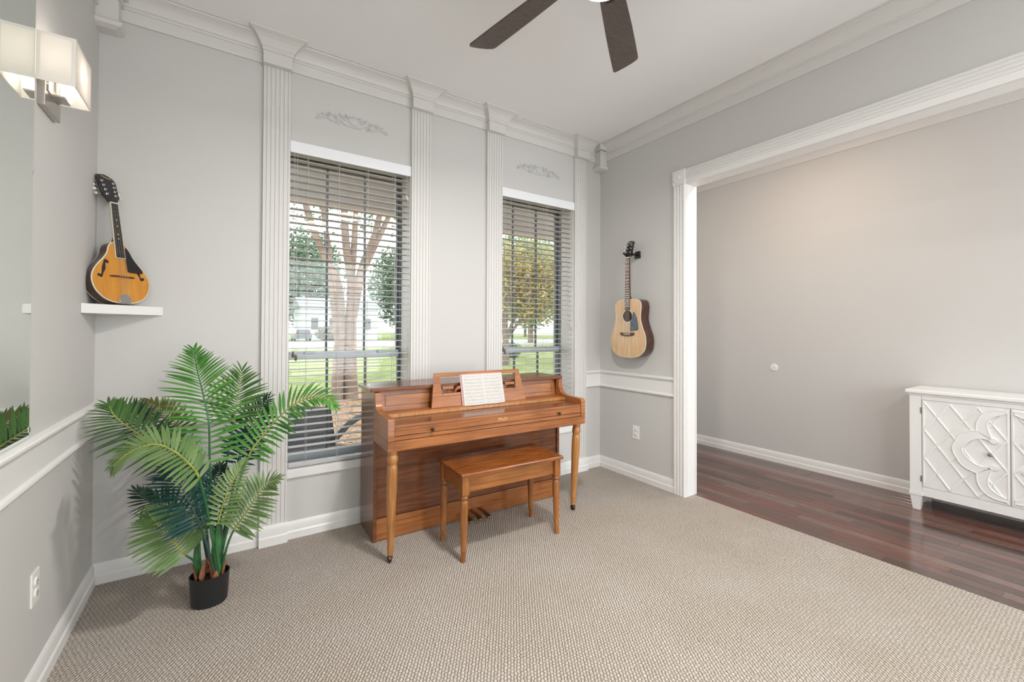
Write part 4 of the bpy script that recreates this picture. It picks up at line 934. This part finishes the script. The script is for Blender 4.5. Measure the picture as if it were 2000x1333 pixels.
for kind, stem, P, bi, LL, cnt, face, single in FRONDS:
    sp = spline([Vector(p)-PO for p in P], 8); ns = len(sp)
    rad = [.0050*(1-.8*i/(ns-1)) + .0008 for i in range(ns)]
    cnt = int(cnt*1.55); LL *= 1.14
    i0 = bi*8
    fr = MB().tube(sp[:i0+1], rad[:i0+1], 8).build('frond', M_STEMD if stem is M_STEMD else M_STEM, plant, smooth=True)
    MB().tube(sp[i0:], [q_*1.0 for q_ in rad[i0:]], 6).build('rachis', stem, fr, smooth=True)
    batch_v = []; batch_f = []
    for k in range(cnt):
        f = k/(cnt-1); fi = i0 + (ns-1-i0)*(f**.95); i = min(int(fi), ns-2); p = sp[i].lerp(sp[i+1], fi-i); t = (sp[i+1]-sp[i]).normalized()
        tocam = (CAMP-(p+PO)).normalized(); N_ = (tocam*face + Vector((.15, -.1, 1))*(1-face)); N_ = (N_ - t*N_.dot(t)).normalized(); sd = N_.cross(t)
        for s in (-1, 1):
            a = math.radians(78 - 50*f + random.uniform(-4, 4)); ln = LL*(.55 + .45*math.sin(PI*min(1, .18+f*.92)))*(1 - .35*f**3)*random.uniform(.92, 1.06)
            d = (t*math.cos(a) + sd*s*math.sin(a) + N_*.12).normalized()
            if f > .98: d = (t + sd*s*.28).normalized()
            nz = (N_ - d*N_.dot(d)).normalized(); yv = nz.cross(d)
            tw = Matrix.Rotation(s*random.uniform(.1, .45), 3, d); yv = tw @ yv; nz = tw @ nz
            droop = .25 if random.random() < .5 else .42
            wd = .0165*(1-.25*f)*(.8 + .2*LL/.15)
            dn = Vector((0, 0, 1)); dn = dn - d*dn.dot(d)
            if dn.length > .05:
                nz2 = (nz*.75 + dn.normalized()*.55).normalized(); nz = (nz2 - d*nz2.dot(d)).normalized(); yv = nz.cross(d)
            Mx = Matrix.Identity(4)
            for r_ in range(3): Mx[r_][0] = d[r_]*ln; Mx[r_][1] = yv[r_]*wd; Mx[r_][2] = nz[r_]*ln*.62; Mx[r_][3] = p[r_]
            tip = Mx @ Vector((1, 0, -droop)) + PO
            if tip.x < XL+.004 or tip.y > YB-.03: 
                continue
            if single and nleaf < 296:
                o = link('leaflet', leaf_template(kind, droop), fr); o.matrix_local = Mx; nleaf += 1
            else:
                v, f_ = leaf_mesh_pts(Mx, droop); b0 = len(batch_v); batch_v += v; batch_f += [tuple(x+b0 for x in q_) for q_ in f_]
    if batch_v:
        me = bpy.data.meshes.new('leaflets'); me.from_pydata([tuple(v) for v in batch_v], [], batch_f); me.materials.append(LEAF[kind]); me.shade_smooth()
        o = link('leaflets', me, fr); o['kind'] = 'stuff'

# ---------------------------------------------------------------- outdoors
GZ = -.2
S('ground_lawn', B(-60, 90, YB+.29, 240, GZ-.3, GZ), M_GRASS, 'green front lawn outside the windows', 'lawn')
mulch = tag(B(-14, 13, YB+.3, 10.9, GZ, GZ+.02).build('mulch_bed', M_MULCH), 'brown bark mulch bed outside the left window', 'mulch', kind='stuff')
S('street', B(-60, 90, 36, 57, GZ, GZ+.015), M_ROAD, 'pale concrete street beyond the lawn', 'street')
# chips of mulch near the window
q = MB(); rnd = random.Random(5)
for i in range(2600):
    x = rnd.uniform(-.5, 4.0); y = rnd.uniform(4.2, 9.5); a = rnd.uniform(0, PI); l_ = rnd.uniform(.02, .05); w_ = l_*.35; z = GZ+.02+rnd.uniform(.002, .02)
    ca, sa = math.cos(a), math.sin(a); t = rnd.uniform(-.01, .015)
    q.add([(x-ca*l_+sa*w_, y-sa*l_-ca*w_, z), (x+ca*l_+sa*w_, y+sa*l_-ca*w_, z+t), (x+ca*l_-sa*w_, y+sa*l_+ca*w_, z+t), (x-ca*l_-sa*w_, y-sa*l_+ca*w_, z)], [(0, 1, 2, 3)])
mc = q.build('mulch_chips', plain('mulch_chip', (.55, .36, .22), .9, noise=.6, nscale=9), mulch); mc['kind'] = 'stuff'
# porch beam and soffit
S('porch_beam', B(-6, 8, 4.56, 4.72, 2.55, 2.95).box(-6, 8, YB+.29, 4.8, 2.95, 3.05), M_SOFFIT, 'grey porch beam and soffit above the windows outside', 'porch')
# trees
def foliage(c, rad, n, size, rnd, shell=.35):
    q = MB(); c = Vector(c)
    for i in range(n):
        u = Vector((rnd.gauss(0, 1), rnd.gauss(0, 1), rnd.gauss(0, 1))).normalized(); r_ = rnd.uniform(shell, 1)**.6
        p = c + Vector((u.x*rad[0]*r_, u.y*rad[1]*r_, u.z*rad[2]*r_)); a = Vector((rnd.gauss(0, 1), rnd.gauss(0, 1), rnd.gauss(0, 1))).normalized(); b_ = a.orthogonal().normalized(); s_ = size*rnd.uniform(.6, 1.4)
        q.add([p-a*s_, p+b_*s_*.5, p+a*s_, p-b_*s_*.5], [(0, 1, 2, 3)])
    return q
def fol(mb, mat, parent): o = mb.build('foliage', mat, parent); o['kind'] = 'stuff'; return o
rnd = random.Random(11)
tr = thing('crape_myrtle_tree', 'tan multi-trunk tree standing in the mulch outside the left window', 'tree', (2.11, 9.55, GZ+.02))
def limb(P, R_, nm='trunk'): MB().tube(spline([(p[0]-2.11, p[1]-9.55, p[2]-GZ) for p in P], 5), [R_[0]+(R_[1]-R_[0])*i/((len(P)-1)*5) for i in range((len(P)-1)*5+1)], 10).build(nm, M_BARK, tr, smooth=True)
limb([(1.93, 9.5, GZ), (1.95, 9.5, .5), (1.98, 9.5, 1.34), (1.93, 9.5, 2.2), (1.62, 9.5, 2.9), (1.33, 9.5, 3.7), (1.2, 9.5, 4.6)], (.13, .05))
limb([(2.22, 9.55, GZ), (2.20, 9.55, .6), (2.20, 9.55, 1.4), (2.24, 9.6, 2.2), (2.10, 9.6, 3.2), (2.05, 9.6, 4.6)], (.16, .06))
limb([(1.95, 9.5, 1.1), (1.85, 9.55, 2.0), (1.74, 9.55, 3.0), (1.6, 9.6, 4.2)], (.09, .045), 'branch')
limb([(2.22, 9.55, 1.5), (2.45, 9.6, 2.6), (2.72, 9.6, 3.4), (2.95, 9.6, 4.5)], (.11, .05), 'branch')
limb([(2.40, 9.6, 2.4), (2.75, 9.6, 3.2), (3.05, 9.6, 3.9), (3.3, 9.6, 4.6)], (.07, .04), 'branch')
limb([(2.2, 9.6, 2.0), (2.28, 9.6, 3.2), (2.32, 9.6, 4.6)], (.08, .045), 'branch')
fol(foliage((.1, .1, 5.2), (2.6, 1.6, 1.7), 4200, .05, rnd, .1), M_FOL['mid'], tr)
t2 = thing('golden_tree', 'tree with yellowing leaves outside the right window', 'tree', (9.82, 15.3, GZ))
MB().tube([(0, 0, 0), (0, 0, 1.0), (-.05, 0, 2.0), (.1, 0, 3.0)], [.16, .13, .12, .08], 10).build('trunk', M_BARK2, t2, smooth=True)
for d in ((.9, .3, 2.4), (1.6, 0, 2.6), (-.6, .2, 2.9)): MB().tube([(0, 0, 1.1), (d[0]*.5, d[1]*.5, 1.1+(d[2]-1.1)*.6), d], [.09, .06, .03], 8).build('branch', M_BARK2, t2, smooth=True)
fol(foliage((1.3, .2, 3.6), (3.2, 1.6, 2.0), 8000, .085, rnd, .05), M_FOL['gold'], t2)
fol(foliage((1.8, 1.6, 4.4), (3.6, 1.4, 2.6), 6500, .10, rnd, .05), M_FOL['pale'], t2)
def far_tree(x, y, h, r_, kind, lab, n=1500, sz=.35):
    e = thing('shade_tree', lab, 'tree', (x, y, GZ), group='trees across the street')
    MB().tube([(0, 0, 0), (0, 0, h*.5), (.2, 0, h*.8)], [.35, .25, .12], 8).build('trunk', M_BARK2, e, smooth=True)
    fol(foliage((0, 0, h*.55), (r_, r_*.7, h*.45), n, sz, rnd, .15), M_FOL[kind], e)
far_tree(1.0, 72, 15, 5.4, 'far', 'leafy tree across the street at the left of the left window', 5200, .36)
far_tree(11.5, 90, 21, 8.5, 'far', 'tall tree rising behind the pale house', 7000, .42)
far_tree(24.5, 71, 16, 5.4, 'far', 'dark leafy tree right of the pale house across the street', 5200, .36)
far_tree(30.5, 42, 13, 5.0, 'pale', 'pale green tree seen through the left part of the right window', 5200, .27)
far_tree(42, 45, 14, 5.4, 'pale', 'pale green tree seen through the middle of the right window', 5200, .27)
far_tree(56, 50, 15, 7, 'far', 'green tree seen through the right part of the right window', 5200, .32)
far_tree(58, 82, 24, 10, 'pale', 'tall pale tree far behind the trees in the right window', 6000, .5)
for i, (x, y, r_, kind, lab) in enumerate(((11.6, 60, 2.2, 'shrub', 'brown clipped shrub in front of the pale house'), (13, 20, .9, 'mid', 'low green shrub on the lawn outside the right window'))):
    o = thing('garden_shrub', lab, 'shrub', (x, y, GZ)); fol(foliage((0, 0, r_*.45), (r_, r_*.7, r_*.5), 900, .11 if i else .2, rnd, .3), M_FOL[kind], o)
    MB().tube([(0, 0, 0), (0, 0, r_*.4)], .04, 6).build('stem', M_BARK2, o)
# house across the street
hs_ = thing('neighbour_house', 'pale blue-white house across the street', 'house', (13.8, 65, GZ))
B(-5.2, 5.1, 0, 8, 0, 4.6).build('wall', M_HOUSE, hs_)
MB().prism([(-.6, 4.6), (4, 6.2), (8.6, 4.6)], lambda p: (-5.6, p[0], p[1]), lambda p: (5.5, p[0], p[1])).build('roof', M_ROOF, hs_)
for x in (-3.6, -1.2, 1.4, 3.6):
    w_ = B(x-.55, x+.55, -.06, 0, 1.4, 3.2).build('window', M_WHITE, hs_); B(x-.45, x+.45, -.09, -.06, 1.5, 3.1).build('pane', M_FRAME, w_)
d_ = B(-.5, .4, -.08, 0, .1, 2.4).build('door', M_ROOF, hs_)
MB().ball((.3, -.1, 1.2), .05, 8, 6).build('door_knob', M_BRASS, d_)
# car
cr = thing('parked_car', 'dark car with red tail lamps parked across the street', 'car', (7.9, 60.5, GZ))
MB().prism([(-.95, .35), (.95, .35), (.98, .8), (.86, .95), (.70, 1.48), (-.70, 1.48), (-.86, .95), (-.98, .8)], lambda p: (p[0], -2.1, p[1]), lambda p: (p[0], 2.1, p[1])).build('body', M_CAR, cr, bevel=.05)
B(-.64, .64, -2.13, -2.09, .98, 1.42).build('rear_window', M_FRAME, cr)
for s in (-1, 1):
    B(s*.78-.13, s*.78+.13, -2.14, -2.09, .72, .92).build('tail_lamp', M_CARRED, cr)
    for y in (-1.3, 1.3): MB().lathe([(.05, -.1), (.33, -.1), (.35, 0), (.33, .1), (.05, .1)], (s*.86, y, .35), 18, 'x').build('wheel', M_TIRE, cr, smooth=True)
# white pole
pl = thing('street_pole', 'slim white pole behind the multi-trunk tree', 'pole', (4.24, 20, GZ))
MB().tube([(0, 0, 0), (0, 0, 4.8)], [.075, .06], 12).build('shaft', M_WHITE, pl, smooth=True); MB().ball((0, 0, 4.82), .09, 10, 7).build('cap', M_WHITE, pl, smooth=True)
# patio chair
pc = thing('patio_chair', 'black sling patio chair just outside the left window', 'chair', (.66, 4.05, GZ+.0205), (0, 0, math.radians(-42)))
pc.scale = (.9, .9, .9)
def bar(P, r_=.014, nm='frame_tube'): MB().tube(spline(P, 6), r_, 8).build(nm, M_PATIO, pc, smooth=True)
bk0, bk1 = (-.08, .40), (-.22, .92)
q = MB(); L = []
for f in [i/8 for i in range(9)]:
    y = bk0[0]+(bk1[0]-bk0[0])*f + .02*math.sin(PI*f); z = bk0[1]+(bk1[1]-bk0[1])*f; L.append([(-.25, y, z), (.25, y, z), (.25, y+.006, z), (-.25, y+.006, z)])
q.loops(L).build('back_sling', M_SLING, pc, smooth=True)
q = MB(); L = []
for f in [i/8 for i in range(9)]:
    y = -.08+.50*f; z = .40+.03*f-.03*math.sin(PI*f); L.append([(-.25, y, z), (.25, y, z), (.25, y, z-.006), (-.25, y, z-.006)])
q.loops(L).build('seat_sling', M_SLING, pc, smooth=True)
for s in (-1, 1):
    bar([(s*.26, .42, .43), (s*.26, -.06, .39), (s*.26, -.12, .55), (s*.26, -.22, .93)], .016)
    bar([(s*.30, -.16, .66), (s*.31, .05, .74), (s*.31, .28, .76), (s*.31, .42, .68), (s*.31, .44, .45), (s*.31, .45, .0)], .030, 'arm')
    bar([(s*.26, -.10, .42), (s*.28, -.22, .2), (s*.29, -.30, 0)], .016, 'leg')
bar([(-.26, -.22, .93), (.26, -.22, .93)], .016, 'top_rail'); bar([(-.31, .42, .41), (.31, .42, .41)], .014, 'front_rail')
